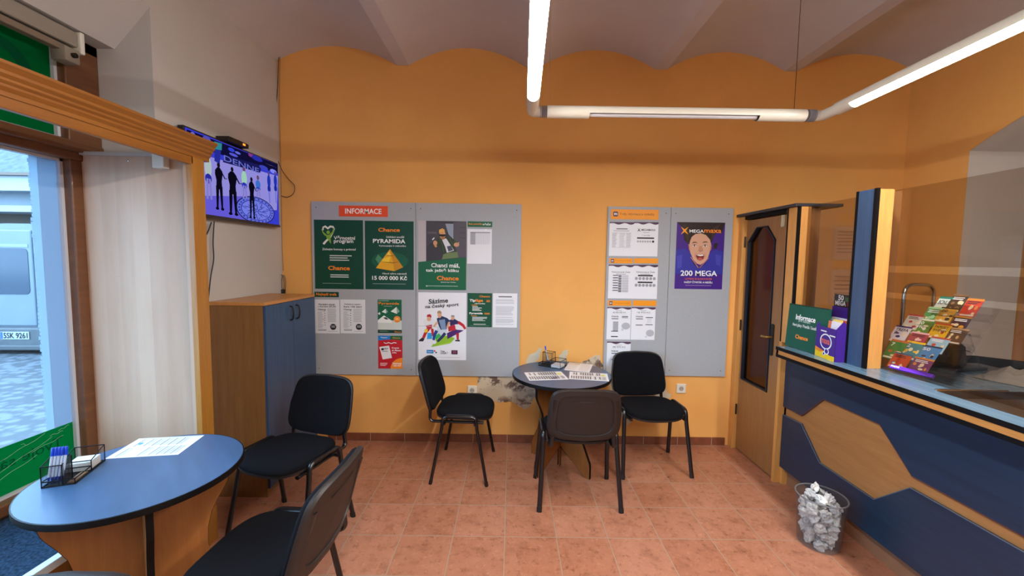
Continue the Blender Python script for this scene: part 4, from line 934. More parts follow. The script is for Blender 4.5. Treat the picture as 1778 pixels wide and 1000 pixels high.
for an in (.8, 2.35, 3.95, 5.5): s.stroke([(175+62*math.cos(an), 185+62*math.sin(an)), (175, 185)], [3, 26], '#f0a020')
s.on('lettering'); s.text('MEGA', 234, 170, 412, 210, WHT, .025); s.text('maxa', 416, 168, 628, 208, ORG, .03); s.text('200 MEGA', 126, 678, 580, 745, WHT, .03); s.text('LOTERIE SE SLOSOVÁNÍM', 184, 766, 514, 793, '#e8704a', .01); s.text('KAŽDÝ ČTVRTEK A NEDĚLI', 172, 806, 522, 836, WHT, .025); s.bars(186, 510, 862, 870, 1, '#b9a8d8', .5, .02)
s.build('poster', 'purple poster with screaming woman', 'poster', s.pos)
# ---- wall sockets
for px, lab in (((820, 677), 'white wall socket beside the flaked plaster, left of the small table'), ((1182, 674), 'white wall socket below the narrower board, right of the chairs')):
    c = at(*px, Y=WY); o = thing('wall_socket', lab, 'socket', (c.x, WY, c.z))
    mb = MB(); mb.box(-.041, .041, -.012, 0, -.041, .041, WPLAST, .005); mb.build('cover', o)
    mb = MB(); mb.tube([(0, -.011, 0), (0, -.0135, 0)], .021, P('socket_well', '#a8a49a', .5), 20)
    for dx in (-.009, .009): mb.tube([(dx, -.0134, 0), (dx, -.0142, 0)], .003, BLACK, 8)
    mb.tube([(0, -.0134, .012), (0, -.02, .012)], .0022, BRASS, 8); mb.build('insert', o)

# ================================================================ DOOR between back wall and counter
XD = 1.965
dr = thing('door_1', 'wooden door with dark octagonal glass beside the counter', 'door'); dr['kind'] = 'structure'
mb = MB(); mb.box(XD-.035, XD+.06, 3.41, WY, 0, 1.99, WOOD, .002); mb.box(XD-.02, XD+.045, 2.865, 2.895, 0, 1.99, WOOD, .002); mb.box(XD-.02, XD+.05, 2.895, 3.41, 1.965, 1.99, BLACK); mb.build('door_frame', dr)
mb = MB(); mb.box(XD-.004, XD+.03, 2.895, 2.912, 0, 1.975, BLACK); mb.box(XD+.03, XD+.04, 2.9, 3.41, 0, .012, BLACK); mb.build('edge_gap', dr)
yz = [(p.y, p.z) for p in (at(x, y, X=XD) for x, y in ((1299, 420), (1314, 394), (1334, 391.5), (1348, 415), (1332, 684), (1286, 657)))]
ya, yb = (yz[0][0]+yz[5][0])/2, (yz[3][0]+yz[4][0])/2; zb0 = (yz[4][1]+yz[5][1])/2; zs1 = (yz[0][1]+yz[3][1])/2; zt = (yz[1][1]+yz[2][1])/2
octo = [(ya, zb0), (ya, zs1), (yz[1][0], zt), (yz[2][0], zt), (yb, zs1), (yb, zb0)]
mb = MB(); mb.prism([(2.913, .012), (3.408, .012), (3.408, 1.955), (2.913, 1.955)], [octo], lambda a, b, d: (d, a, b), XD, XD+.035, WOODD); mb.build('leaf', dr)
def inset(p, k):
    cx = sum(q[0] for q in p)/len(p); cz = sum(q[1] for q in p)/len(p); return [(a-math.copysign(k, a-cx)*(1 if abs(a-cx) > .05 else .5), b-math.copysign(k, b-cz)*(1 if abs(b-cz) > .6 else .6)) for a, b in p]
mb = MB(); mb.prism(inset(octo, -.006), [inset(octo, .014)], lambda a, b, d: (d, a, b), XD-.008, XD+.043, P('dark_glazing_molding', '#1d2430', .4)); mb.build('glazing_molding', dr)
mb = MB(); mb.prism(inset(octo, .012), [], lambda a, b, d: (d, a, b), XD+.014, XD+.02, DOORGL); mb.build('pane', dr)
hp = at(1341, 590, X=XD); hd = thing('door_handle', None, None)
hd.parent = dr; hd.location = (XD, hp.y, hp.z)
mb = MB(); mb.prism([(a, b) for a, b in rrect(.018, .12, .016)], [], lambda a, b, d: (d, a, b), -.006, 0, DARKMET); mb.build('back_plate', hd)
mb = MB(); mb.tube(rnd_path([(0, 0, .02), (-.045, 0, .02), (-.05, .055, .018)], .02, 5), .009, BRASS, 10); mb.build('lever', hd)
for z in (1.78, 1.08, .35):
    mb = MB(); mb.tube([(XD-.012, 3.408, z-.045), (XD-.012, 3.408, z+.045)], .007, DARKMET, 8); mb.build('hinge', dr)
p = at(1362, 373, X=XD)
mb = MB(); mb.box(XD-.014, XD, p.y-.014, p.y+.014, 1.87, 1.955, P('cream_contact', '#c9bf9a', .4), .003); tag(mb.build('door_sensor'), 'small cream contact block at the top corner of the door', 'sensor')

# ================================================================ COUNTER, posts and tinted glass
XC, ZC = 1.98, 1.05
YC0, YC1 = .2, 2.865
ct = thing('service_counter', 'blue service counter with zigzag wooden inlay on the right', 'counter', (XC, YC0, 0))
O = Vector((XC, YC0, 0)); TC = lambda a, b, d: (d-XC, a-YC0, b)
mb = MB(); mb.box(.012, .03, 0, YC1-YC0, .125, ZC-.07, INLAY); mb.box(.012, .6, YC1-YC0-.02, YC1-YC0, .0, ZC-.07, WOOD); mb.box(.3, .6, 0, YC1-YC0-.02, .0, ZC-.07, WOODY); mb.build('front_panel', ct)
up = [(2.862, .577), (2.675, .578), (2.496, .755), (2.106, .754), (1.917, .573), (1.2, .573), (1.02, .755), (.6, .755), (.42, .575), (.2, .575), (.2, ZC-.07), (2.862, ZC-.07)]
lo = [(2.862, .515), (2.675, .523), (2.496, .342), (2.106, .338), (1.92, .513), (1.2, .518), (1.02, .34), (.6, .34), (.42, .515), (.2, .515), (.2, .128), (2.862, .128)]
GEDGE = P('grey_panel_edge', '#56606c', .4)
for nm, o in (('upper_panel', up), ('lower_panel', lo)):
    mb = MB(); mb.prism(o, [], TC, XC, XC+.012, BLUE); pn = mb.build(nm, ct)
    mb = MB(); mb.tube([TC(a, b, XC+.001) for a, b in (o[:10])], .003, GEDGE if nm == 'lower_panel' else P('red_panel_edge', '#5a2a22', .4), 6); mb.build('edge_strip', pn)
mb = MB(); mb.box(.05, .07, 0, YC1-YC0, 0, .125, P('kickboard_tile', '#8a6248', .5, var=.12, scale=10)); mb.build('kickboard', ct)
wt = thing('countertop', 'glossy blue countertop with black and wood striped front edge', 'countertop', (XC, YC0, ZC))
x0, x1 = 1.79-XC, 2.5-XC; Lc = 2.69-YC0
tray_x0, tray_y0, tray_y1 = 1.90-XC, 1.30-YC0, 1.765-YC0
mb = MB(); mb.prism([(x0, 0), (x1, 0), (x1, Lc), (x0, Lc)], [[(tray_x0, tray_y0), (2.30-XC, tray_y0), (2.30-XC, tray_y1), (tray_x0, tray_y1)]], lambda a, b, d: (a, b, d), -.022, 0, COUNTERTOP); mb.build('surface', wt)
mb = MB(); mb.box(x0-.002, x0, -.0, Lc, -.022, -.0, BLACK); mb.box(x0-.002, x1, Lc, Lc+.002, -.022, -.0, BLACK); mb.build('edge_band', wt)
mb = MB(); mb.box(x0+.002, x0+.03, 0, Lc, -.05, -.022, WOODY); mb.box(x0+.002, x1, Lc-.02, Lc-.001, -.05, -.022, WOODY); mb.build('wood_stripe', wt)
mb = MB(); mb.box(x0, x1, 0, Lc, -.07, -.05, BLACK); mb.build('lower_board', wt)
tray = thing('coin_tray', 'sunken brown steel tray let into the countertop below the glass', 'tray', (1.90, 1.30, ZC))
mb = MB(); a, b = .40, .465
mb.add([(0, 0, .001), (a, 0, .001), (a, b, .001), (0, b, .001), (.05, .05, -.018), (a-.05, .05, -.018), (a-.05, b-.05, -.018), (.05, b-.05, -.018)], [(0, 1, 5, 4), (1, 2, 6, 5), (2, 3, 7, 6), (3, 0, 4, 7), (4, 5, 6, 7)], STEEL); mb.build('dish', tray)
mb = MB(); mb.box(-.004, .32, b-.004, b+.008, .0, .008, CHROME, .002); mb.build('rim_bar', tray)
XGL, ZG = 1.992, 2.0
def post(label, y, x0, x1, dep, blue):
    z0 = ZC if blue else ZC
    o = thing('partition_post', label, 'post', ((x0+x1)/2, y, ZC)); h = (x1-x0)/2
    g = XGL-(x0+x1)/2-.004; mb = MB(); mb.box(-h+.014, g, 0, .022, 0, ZG-ZC, WOOD, .001); mb.build('front_board', o)
    mb = MB(); mb.box(-h+.014, g, .022, dep, 0, ZG-ZC, WOODD); mb.box(g, h, .06, dep, 0, ZG-ZC, WOODD); mb.build('core', o)  # core set back in darker wood: shade put into its shape and colour
    mb = MB(); mb.box(-h, -h+.014, -.004, dep+.004, 0, ZG-ZC+.004, BLUEZ if blue else BLACK, .001); sd = mb.build('side_board', o)
    if blue:
        mb = MB(); mb.box(-h-.002, -h+.0145, -.006, .012, 0, ZG-ZC+.005, BLACK); mb.box(-h-.002, -h+.0145, dep-.01, dep+.006, 0, ZG-ZC+.005, BLACK); mb.build('edge_band', sd)
    return o
post('wooden post with blue side panel standing on the counter between two glass panes', 2.135, 1.895, 2.085, .118, True)
pp = thing('partition_post', 'wooden corner post beside the door, behind the green sign', 'post', (2.02, 2.75, 0))
mb = MB(); mb.box(-.078, -.008, 0, .022, ZC, 1.99, WOOD, .001); mb.build('front_board', pp)
mb = MB(); mb.box(-.078, -.008, .022, .11, ZC, 1.99, WOODD); mb.box(-.008, .10, .06, .11, ZC, 1.99, WOODD); mb.build('core', pp)  # same recessed core, darker wood standing in for shade behind the glass
mb = MB(); mb.box(-.092, -.078, .0, .112, ZC+.001, 1.99, WOOD); sd = mb.build('side_board', pp)
mb = MB(); mb.box(-.0935, -.0775, -.002, .014, ZC+.001, 1.9905, BLACK); mb.box(-.0935, -.0775, .1, .114, ZC+.001, 1.9905, BLACK); mb.build('edge_band', sd)
mb = MB(); mb.box(1.905, 2.225, 2.75, 3.40, 1.992, 2.012, P('dark_grey_board', '#2f343b', .4), .002); mb.box(1.905, 1.95, 3.4, WY, 1.992, 2.012, P('dark_grey_board', '#2f343b', .4), .002); tag(mb.build('canopy_board'), 'dark grey board lying across the top of the door', 'board')
def pane(label, y0, y1, stripes):
    o = thing('glass_partition', label, 'glass', (XGL, y0, ZC)); z = ZC+.004; bands = []
    for a, b in stripes: bands.append((z, a, 1)); bands.append((a, b, 0)); z = b
    bands.append((z, ZG-.006, 1))
    for a, b, t in bands:
        mb = MB(); mb.box(-.003, .003, 0, y1-y0, a-ZC, b-ZC, TINT if t else CLEARG); mb.build('tinted_pane' if t else 'clear_band', o)
pane('tinted glass pane with two clear stripes above the right part of the counter', .2, 2.134, ((1.434, 1.463), (1.567, 1.602)))
pane('tinted glass pane between the two wooden posts on the counter', 2.26, 2.748, ())
# papers on the wall behind that pane
for (x0, y0, x1, y1), lab in (((1449, 392, 1484, 452), 'faint printed paper on the orange wall behind the glass, upper one'), ((1444, 468, 1480, 540), 'faint printed paper on the orange wall behind the glass, lower one')):
    a, b = at(x0, y0, Y=WY), at(x1, y1, Y=WY); s = Sheet(b.x-a.x+.08, a.z-b.z, '#d8a468', .001); s.on('lettering').bars(.15, .9, .15, .85, 7, '#b58550', .3, .3)
    s.build('notice', lab, 'notice', ((a.x+b.x)/2+.03, WY-.001, (a.z+b.z)/2))

# ================================================================ ON THE COUNTER
# green information sign board
a = at(1361, 599, Z=ZC); sg_w, sg_h = .335, .287
s = Sheet(sg_w, sg_h, '#0c5040', .012); s.zb(60, 180, 640, 775); s.on('lettering')
s.text('Informace', 183, 310, 470, 385, WHT, .04); s.text('pro sázející', 232, 378, 405, 418, '#cfe0d6', .0); s.text('Herní plány / Pravidla / Soutěže', 148, 432, 520, 490, WHT, .01, 0); s.text('Chance', 210, 585, 398, 640, ORG, .05)
s.on('edge_frame'); s.poly([(60, 180), (640, 180), (640, 190), (60, 190)], '#10231f')
sgn = s.build('sign', 'green information board standing on the end of the counter', 'sign', (1.882, 2.555, ZC+sg_h/2+.002), (-.06, 0, -PI/2+.03))
# leaflet holders
def holder(name, label, loc, rz, wd, dp, hf, hb, col, side):
    o = thing(name, label, 'leaflet holder', loc, rz)     # front faces local -Y
    mb = MB(); t = .003
    mb.box(-wd/2, wd/2, 0, t, 0, hf, F(col)); mb.box(-wd/2, wd/2, dp-t, dp, 0, hb, F(col)); mb.box(-wd/2, wd/2, 0, dp, 0, t, F(col))
    for x in (-wd/2, wd/2-t): mb.prism([(0, 0), (dp, 0), (dp, hb*.98), (dp*.5, hf*1.25), (0, hf)], [], lambda a, b, d: (d, a, b), x, x+t, F(side))
    mb.build('box', o); return o
h1 = holder('leaflet_holder', 'purple leaflet box with white speech bubble in front of the green sign', (1.858, 2.36, ZC), -PI/2-.16, .19, .07, .185, .205, '#43208a', '#3a1a7c')
fr = Sheet(.188, .185, '#43208a', .0006); fr.zb(380, 470, 730, 915); fr.on('picture')
fr.poly([(380, 775), (440, 790), (500, 800), (560, 815), (640, 850), (730, 845), (730, 915), (380, 915)], '#f0c818'); fr.poly([(380, 775), (440, 790), (500, 800), (545, 812), (480, 840), (380, 830)], '#ee8a2a')
for (cx, cy, rx, ry) in ((568, 672, 105, 112), (592, 805, 42, 44), (546, 848, 25, 27)): fr.ell(cx, cy, rx, ry, WHT, 30)
for (cx, cy, rx, ry) in ((568, 672, 88, 94), (592, 805, 30, 32), (546, 848, 15, 17)): fr.ell(cx, cy, rx, ry, '#43208a', 30)
fr.on('lettering'); fr.text('maxa', 486, 640, 640, 705, '#f0704a', .03); fr.bars(470, 575, 520, 545, 1, WHT, .7, 0); fr.bars(630, 745, 560, 585, 1, WHT, .7, 0)
fr.build('front_print', None, None, (0, -.0012, .0925), parent=h1)
LEAF = ['#e8e4ee', '#e07a50', '#efd66a', '#4a258f', '#d95a4a', '#e9e6dc', '#7a4ab0', '#f0e2a0']
for k in range(9):
    w_, hh = .083, .225+random.uniform(-.006, .012); x = -.045 if k % 2 else .047
    mb = MB(); mb.box(-w_/2, w_/2, -.0012, .0012, 0, hh, F(LEAF[k % 8])); 
    lab = ['pale lilac', 'orange', 'yellow', 'dark purple', 'red', 'cream', 'violet', 'light yellow', 'second lilac'][k]+' leaflet standing in the purple box with the speech bubble'
    o = mb.build('leaflet', None); o.matrix_world = Matrix.Translation(h1.location)@Matrix.Rotation(h1.rotation_euler.z, 4, 'Z')@Matrix.Translation((x, .008+k*.0068, .004))@Matrix.Rotation(-.06-random.uniform(0, .03), 4, 'X')@Matrix.Rotation(random.uniform(-.02, .02), 4, 'Y'); tag(o, lab, 'leaflet', 'leaflets in the purple box')
h2 = holder('leaflet_holder', 'taller purple leaflet holder behind the box with the speech bubble', (1.945, 2.41, ZC), -PI/2-.05, .16, .042, .13, .30, '#3a1c74', '#2d165f')
hs2 = Sheet(.158, .1, '#3a1c74', .0006); hs2.on('lettering').text('100 MEGA', .12, .25, .72, .5, WHT, .03); hs2.build('back_print', None, None, (0, .045, .25), parent=h2)
tp_ = Sheet(.155, .075, '#1e1726', .003); tp_.on('picture').rect(.55, .2, 1, .55, '#3a6a2a'); tp_.on('lettering'); tp_.text('50', .2, .06, .48, .48, WHT, .05); tp_.text('MEGA', .06, .52, .6, .9, WHT, .05); tp_.bars(.68, .98, .58, .9, 3, '#c8404a', .4, .2)
tp_.build('topper', None, None, (0, .046, .337), parent=h2)
mb = MB(); mb.box(-.055, .055, .02, .042, .01, .235, PAPER); o = mb.build('leaflet_stack', None, h2.location, (0, 0, h2.rotation_euler.z)); tag(o, 'stack of white printed leaflets in the taller purple holder', 'leaflets')
ps = Sheet(.108, .1, '#e6e3ea', .0004); ps.on('lettering').text('MEGAMAXA', .3, .12, .85, .22, '#d07a8a', .01); ps.bars(.2, .85, .35, .9, 5, '#e3b9b4', .4, .2); ps.on('picture').stroke([(.12, .1), (.22, .24)], .03, '#3a3a8a'); ps.build('front_print', None, None, (0, .0195, .18), parent=o)

# scratch card rack behind the glass
b0 = Vector((2.012, 2.075, ZC)); b1 = Vector((2.04, 1.89, ZC)); wv = (b1-b0).normalized(); sv = Vector((.267, .043, .40)).normalized(); nv = wv.cross(sv).normalized()
if nv.x > 0: nv = -nv
def rk(x, y, off=0):                        # rack-picture pixel -> fractions along the rack plane
    p = on_plane(1530+x*.17, 500+y*.17, b0+nv*off, nv); q = p-b0; return q.dot(wv), q.dot(sv)
rack = thing('ticket_rack', 'clear acrylic rack of scratch cards behind the glass, purple front strip', 'rack', b0)
RM = Matrix((wv, -nv, sv)).transposed().to_4x4()
def slab(mb, u0, u1, d0, d1, v0, v1, m):
    vs = [tuple(wv*u+(-nv)*d+sv*v) for u in (u0, u1) for d in (d0, d1) for v in (v0, v1)]
    mb.add(vs, [(0, 1, 3, 2), (4, 6, 7, 5), (0, 4, 5, 1), (2, 3, 7, 6), (0, 2, 6, 4), (1, 5, 7, 3)], m)
RW = .235
mb = MB(); slab(mb, 0, RW, .006, .009, .0, .44, ACRYL); mb.build('back_plate', rack)
mb = MB()
for k in range(5): slab(mb, 0, RW, -.012+.0, -.010, .015+k*.085, .05+k*.085, ACRYL); slab(mb, 0, RW, -.012, .006, .015+k*.085, .017+k*.085, ACRYL)
mb.build('pocket', rack)
mb = MB(); slab(mb, 0, RW, -.05, .008, 0, .003, ACRYL); slab(mb, RW-.003, RW, -.035, .008, 0, .2, ACRYL); slab(mb, 0, .003, -.035, .008, 0, .2, ACRYL); mb.build('side_plate', rack)
mb = MB(); slab(mb, 0.0, .19, -.052, -.04, -.002, .016, P('purple_strip', '#6a35c8', .25)); st = mb.build('front_strip', rack)
v, f = glyphs('maxa', .03); mb = MB(); mb.flat = True; mb.add([tuple(wv*(.006+a*.04)-nv*(-.0535)*-1*-1+sv*(.013-b*.009)) for a, b in v], f, F(WHT)); mb.build('lettering', st)
mb = MB()
for u in (.02, .17): q = wv*u+sv*.3+(-nv)*.01; mb.tube([q, Vector((q.x+.10, q.y, 0.003))], .004, ACRYL, 8)
mb.build('rear_strut', rack)
CARDS = [ # x0 y0 x1 y1 base accent label text layer
 (515, 90, 715, 330, '#cfe0d8', '#1f7a6a', 'pale card with teal lettering, top left of the scratch card rack', 'BONUS', 0),
 (640, 65, 915, 250, '#4a372c', '#8a6a4a', 'dark brown card, top middle of the scratch card rack', '', 0),
 (780, 105, 1075, 300, '#c23a22', '#f09a3a', 'red and orange card, top right of the scratch card rack', '', 0),
 (400, 195, 640, 400, '#4f9a5a', '#9fd0a0', 'green card below the teal lettered card', '', 1),
 (560, 200, 780, 360, '#c99a34', '#3a2a18', 'ochre and black card in the second row of the rack', '20', 1),
 (700, 290, 910, 470, '#3f2030', '#d9a030', 'dark maroon card with gold marks at the right of the rack', '', 1),
 (230, 275, 440, 440, '#c9c6bc', '#b0303a', 'pale grey card with red top edge at the left of the rack', '', 2),
 (340, 320, 520, 500, '#5a8a3a', '#e6e6d8', 'green card with pale 20 in the middle of the rack', '20 VÍC', 2),
 (490, 360, 735, 540, '#e0b41f', '#b0401f', 'bright yellow card with red lettering in the rack', 'PAPRSKY ŠTĚSTÍ', 2),
 (690, 430, 860, 570, '#5a4030', '#c8a878', 'brown card half hidden at the right edge of the rack', '', 2),
 (135, 395, 285, 570, '#d6d2dc', '#3a2a6a', 'white card with dark blue 7 at the left of the rack', 'TREFA 7', 3),
 (270, 465, 495, 620, '#b0485a', '#f0c0c8', 'pinkish red card in the fourth row of the rack', '', 3),
 (485, 515, 690, 680, '#9ac4dc', '#c04a3a', 'light blue card with red blot at the right of the rack', '', 3),
 (65, 535, 265, 760, '#4f8a44', '#c8703a', 'green card with orange figures at the lower left of the rack', '7', 4),
 (255, 555, 410, 760, '#4a8a94', '#f0c830', 'blue-green card with yellow figure 2 in the rack', '2', 4),
 (370, 595, 640, 780, '#4a8ac4', '#2a3a5a', 'blue card in the fifth row of the rack', '50', 4),
 (110, 680, 325, 850, '#c8502f', '#3a6a8a', 'red-orange card at the bottom of the rack', '', 5),
 (300, 735, 560, 900, '#7a3f6a', '#d08a3a', 'purple and orange card, lowest on the right of the rack', '', 5)]
for x0, y0, x1, y1, base, acc, lab, tx, ly in CARDS:
    u0, v1 = rk(x0+.0, (y0)); u1, v0 = rk(x1, y1); off = -.004*ly-.002
    cx_, cy2 = rk((x0+x1)/2, (y0+y1)/2); uw = (.064, .068, .074, .08, .084, .084)[ly]; vh = max(.09, (v1-v0)*1.15)
    cu = cx_
    s = Sheet(uw, vh, base, .0012, step=.00006); s.on('picture')
    random.seed(len(lab)*7+ly)
    s.rect(0, 0, 1, .1, acc)
    for k in range(5): s.ell(random.uniform(.15, .85), random.uniform(.4, .9), random.uniform(.06, .16), random.uniform(.05, .12), acc if k % 2 else '#e8d8b0', 10)
    s.rect(.08, .88, .92, .96, '#e6ddc8')
    s.on('lettering')
    if tx:
        ws = tx.split(' ')
        for i, q in enumerate(ws): s.text(q, .12, .16+.22*i, .12+min(.76, .19*len(q)), .34+.22*i, INK if base > '#a' else WHT, .03)
    else: s.bars(.12, .88, .16, .34, 2, WHT if base < '#a' else INK, .5, .3)
    o = s.build('scratch_card', lab, 'scratch card', (0, 0, 0), group='scratch cards in the acrylic rack')
    mm = RM.copy(); mm.translation = b0+wv*cu+sv*cy2-nv*off*-1*-1*1.0; mm.translation = b0+wv*cu+sv*cy2+nv*(-off); o.matrix_world = mm
random.seed(11)

# ================================================================ STAFF SIDE behind the glass
oc = thing('office_chair', 'black office chair back behind the glass at the right edge', 'chair', (2.93, 2.36, 0), -.8)
mb = MB(); o_ = rrect(.25, .2, .15, 8); mb.pillow(o_, [(.97, -.03), (1, -.01), (1, .02), (.95, .04), (.6, .045), (.02, .04)], lambda a, b, d: (a, .2-d+.35*a*a*-1, .83+b), FABRIC); mb.build('backrest', oc)
mb = MB(); mb.pillow(rrect(.24, .23, .12, 8), [(.95, -.03), (1, 0), (1, .03), (.9, .05), (.02, .05)], lambda a, b, d: (a, b-.05, .5+d), FABRIC); mb.build('seat', oc)
mb = MB(); mb.tube([(0, .2, .5), (0, .25, .7), (0, .23, .9)], .02, BLACKPL, 10); mb.tube([(0, -.05, .1), (0, -.05, .48)], .028, DARKMET, 12); mb.build('column', oc)
for k in range(5):
    an = k*2*PI/5; mb = MB(); mb.tube([(0, -.05, .1), (.28*math.cos(an), -.05+.28*math.sin(an), .065)], .02, BLACKPL, 8); lg = mb.build('foot', oc)
    mb = MB(); mb.tube([(.28*math.cos(an)-.012, -.05+.28*math.sin(an), .03), (.28*math.cos(an)+.012, -.05+.28*math.sin(an), .03)], .03, BLACKPL, 12); mb.build('castor', lg)
tf = thing('metal_stand', 'chrome bent tube stand behind the glass, left of the card rack', 'stand', (3.13, 3.1, 0))
mb = MB(); mb.tube(rnd_path([(-.115, 0, 0), (-.108, 0, 1.46), (.118, 0, 1.46), (.14, 0, 0)], .08, 8), .014, CHROME, 12); mb.build('tube', tf)
mb = MB(); mb.tube([(-.11, 0, .9), (.13, 0, .9)], .01, CHROME, 8); mb.tube([(-.11, 0, .3), (.135, 0, .3)], .01, CHROME, 8); mb.build('rung', tf)
dv = thing('device_stand', 'dark desk device on a foot behind the scratch card rack', 'device', (2.42, 2.2, ZC), .2)
mb = MB(); mb.box(-.11, .12, -.1, .1, 0, .018, P('dark_slate_plastic', '#1d2732', .5), .006); mb.build('base', dv)
mb = MB(); mb.prism([(-.05, .018), (.05, .018), (.03, .12), (-.02, .15), (-.06, .16)], [], lambda a, b, d: (a, d, b), -.05, .05, BLACKPL); mb.build('neck', dv)
mb = MB(); nn = []
for i in range(13):
    for j in range(11):
        u, v = i/12-.5, j/10-.5; r2 = max(0, 1-(2*u)**2)*max(0, 1-(2*v)**2)
        nn.append((u*.3, v*.26, .002+.05*r2**.6+(.012*math.sin(i*1.7+j*.8)+.01*math.cos(j*2.1-i*.6))*min(1, r2*3)))
mb.add(nn, [[i*11+j, (i+1)*11+j, (i+1)*11+j+1, i*11+j+1] for i in range(12) for j in range(10)], P('grey_cloth', '#8b8780', .95, bump=.3, scale=300), True)
p = at(1752, 668, Z=ZC); tag(mb.build('cloth', None, (2.5, 1.92, ZC), (0, 0, .3)), 'crumpled light grey cloth on the desk behind the glass at right edge', 'cloth')
dk = thing('desk', 'dark staff desk behind the counter', 'desk', (2.5, .2, 0))
mb = MB(); mb.box(0.002, .2, 0, 2.1, ZC-.03, ZC-.001, P('desk_dark_top', '#232a33', .4), .003); mb.build('desktop', dk)
mb = MB(); mb.box(.17, .19, 0, 2.1, 0, ZC-.03, WOODY); mb.build('leg_panel', dk)

# ================================================================ PAPERS AND DESK TIDIES ON THE TABLES
def form(label, px, kind, th=.0008, group=None, dz=0):
    q = [at(*a, Z=.737) for a in px]; c = sum(q, Vector())/4; ex = (q[1]-q[0]+q[2]-q[3])/2; ey = (q[3]-q[0]+q[2]-q[1])/2
    ang = math.atan2(ex.y, ex.x); w_, h_ = ex.length, ey.length
    s = Sheet(w_, h_, '#e3e5ea', th, step=.00004); s.on('lettering')
    kind(s); o = s.build('form_sheet', label, 'paper', (c.x, c.y, .7355+dz+th), (-PI/2, 0, ang), group); return o
def k1(s):
    s.zb(0, 0, 100, 70); s.rect(3, 3, 97, 4, '#9aa0aa')
    for x in (12, 26, 38, 50, 62, 74): s.rect(x, 6, x+1.4, 32, '#4a4e58'); s.bars(x+3, x+10, 7, 31, 9, '#aab0ba', .4, .3)
    for x in (10, 40, 55, 66, 76, 86): s.rect(x, 37, x+1.2, 66, '#6a6e78'); s.bars(x+3, x+9, 38, 65, 9, '#b5bac4', .4, .3)
    s.ell(17, 22, 3, 4, '#4aa8d8', 10)
def k2(s):
    s.zb(0, 0, 100, 70)
    for x in range(5, 82, 6):
        for y, h in ((5, 26), (38, 28)):
            if random.random() < .88: s.rect(x, y, x+2.4, y+h*random.uniform(.8, 1), '#3a3c44')
            s.bars(x+3, x+5, y, y+h, 8, '#9a9ca4', .4, .2)
    s.ell(88, 24, 5, 9, '#d8d86a', 10); s.bars(84, 95, 40, 66, 6, '#8a8c94', .4, .2)
def k2b(s): k2(s); s.ell(66, 58, 9, 3, '#2a2f6a', 10)
def k3(s):
    s.zb(0, 0, 100, 70); s.rect(2, 4, 48, 16, '#d0c4a8'); s.bars(4, 46, 20, 66, 10, '#c5c0bc', .35, .2); s.bars(54, 96, 5, 66, 14, '#c2bec0', .35, .2)
form('white printed form lying on the blue table near the window', [(233, 762), (354, 755), (310, 789), (192, 795)], k1)
form('white form with black bars at the left of the small table', [(911, 647), (975, 644), (987, 659), (918, 660)], k2b)
form('white form with black bars at the right edge of the small table', [(990, 645), (1056, 649), (1056, 662), (987, 658)], k2, dz=.0012)
form('pinkish grey folded form behind the other two on the small table', [(990, 629), (1031, 633), (1022, 646), (977, 642)], k3)
def wire(mb, loop, r=.0022): mb.tube(loop, r, BLACK, 6, closed=True)
def tray_box(o, name, x0, x1, y0, y1, z0, z1, zf=None):
    """mesh compartment with wire rims; zf = height of the low front (y0) side"""
    zf = z1 if zf is None else zf; mb = MB()
    mb.add([(x0, y0, z0), (x1, y0, z0), (x1, y0, zf), (x0, y0, zf)], [(0, 1, 2, 3)], WIREMESH); mb.add([(x0, y1, z0), (x1, y1, z0), (x1, y1, z1), (x0, y1, z1)], [(0, 1, 2, 3)], WIREMESH)
    for x in (x0, x1): mb.add([(x, y0, z0), (x, y1, z0), (x, y1, z1), (x, y0, zf)], [(0, 1, 2, 3)], WIREMESH)
    mb.flat = True; p = mb.build(name, o)
    mb = MB(); wire(mb, [(x0, y0, zf), (x1, y0, zf), (x1, y1, z1), (x0, y1, z1)]); wire(mb, [(x0, y0, z0+.002), (x1, y0, z0+.002), (x1, y1, z0+.002), (x0, y1, z0+.002)])
    for x, y, z in ((x0, y0, zf), (x1, y0, zf), (x1, y1, z1), (x0, y1, z1)): mb.tube([(x, y, z0), (x, y, z)], .0018, BLACK, 6)
    mb.build('rim', p)
BPAPER = P('note_block', '#d9d6cf', .7)
ZTB = .7352
# left tidy: long side runs away from the camera, pens in the near end
q0, q1, q2 = at(80, 846, Z=ZTB), at(135, 838, Z=ZTB), at(192, 797, Z=ZTB); q0 = Vector((-1.725, 1.43, ZTB)); q1 = Vector((-1.635, 1.455, ZTB)); ax = math.atan2(1.655-1.44, -1.70+1.735)-PI/2
t1 = thing('desk_tidy', 'black wire mesh desk tidy holding blue pens on the window table', 'desk tidy', (-1.73, 1.447, ZTB), math.radians(20))
tray_box(t1, 'pen_compartment', 0, .06, 0, .055, 0, .095, .08); tray_box(t1, 'note_compartment', 0, .095, .10, .19, 0, .07, .045); tray_box(t1, 'clip_compartment', .0, .095, .0, .10, 0, .022)
mb = MB(); mb.box(0, .095, 0, .19, 0, .002, BLACK); mb.build('base', t1)
BODY = P('clear_pen_barrel', '#b9c2d2', .15); CAPB = P('blue_pen_cap', '#1a3fb8', .3); INKB = P('blue_pen_grip', '#1f2f8a', .35)
M1 = Matrix.Translation(t1.location)@Matrix.Rotation(t1.rotation_euler.z, 4, 'Z')
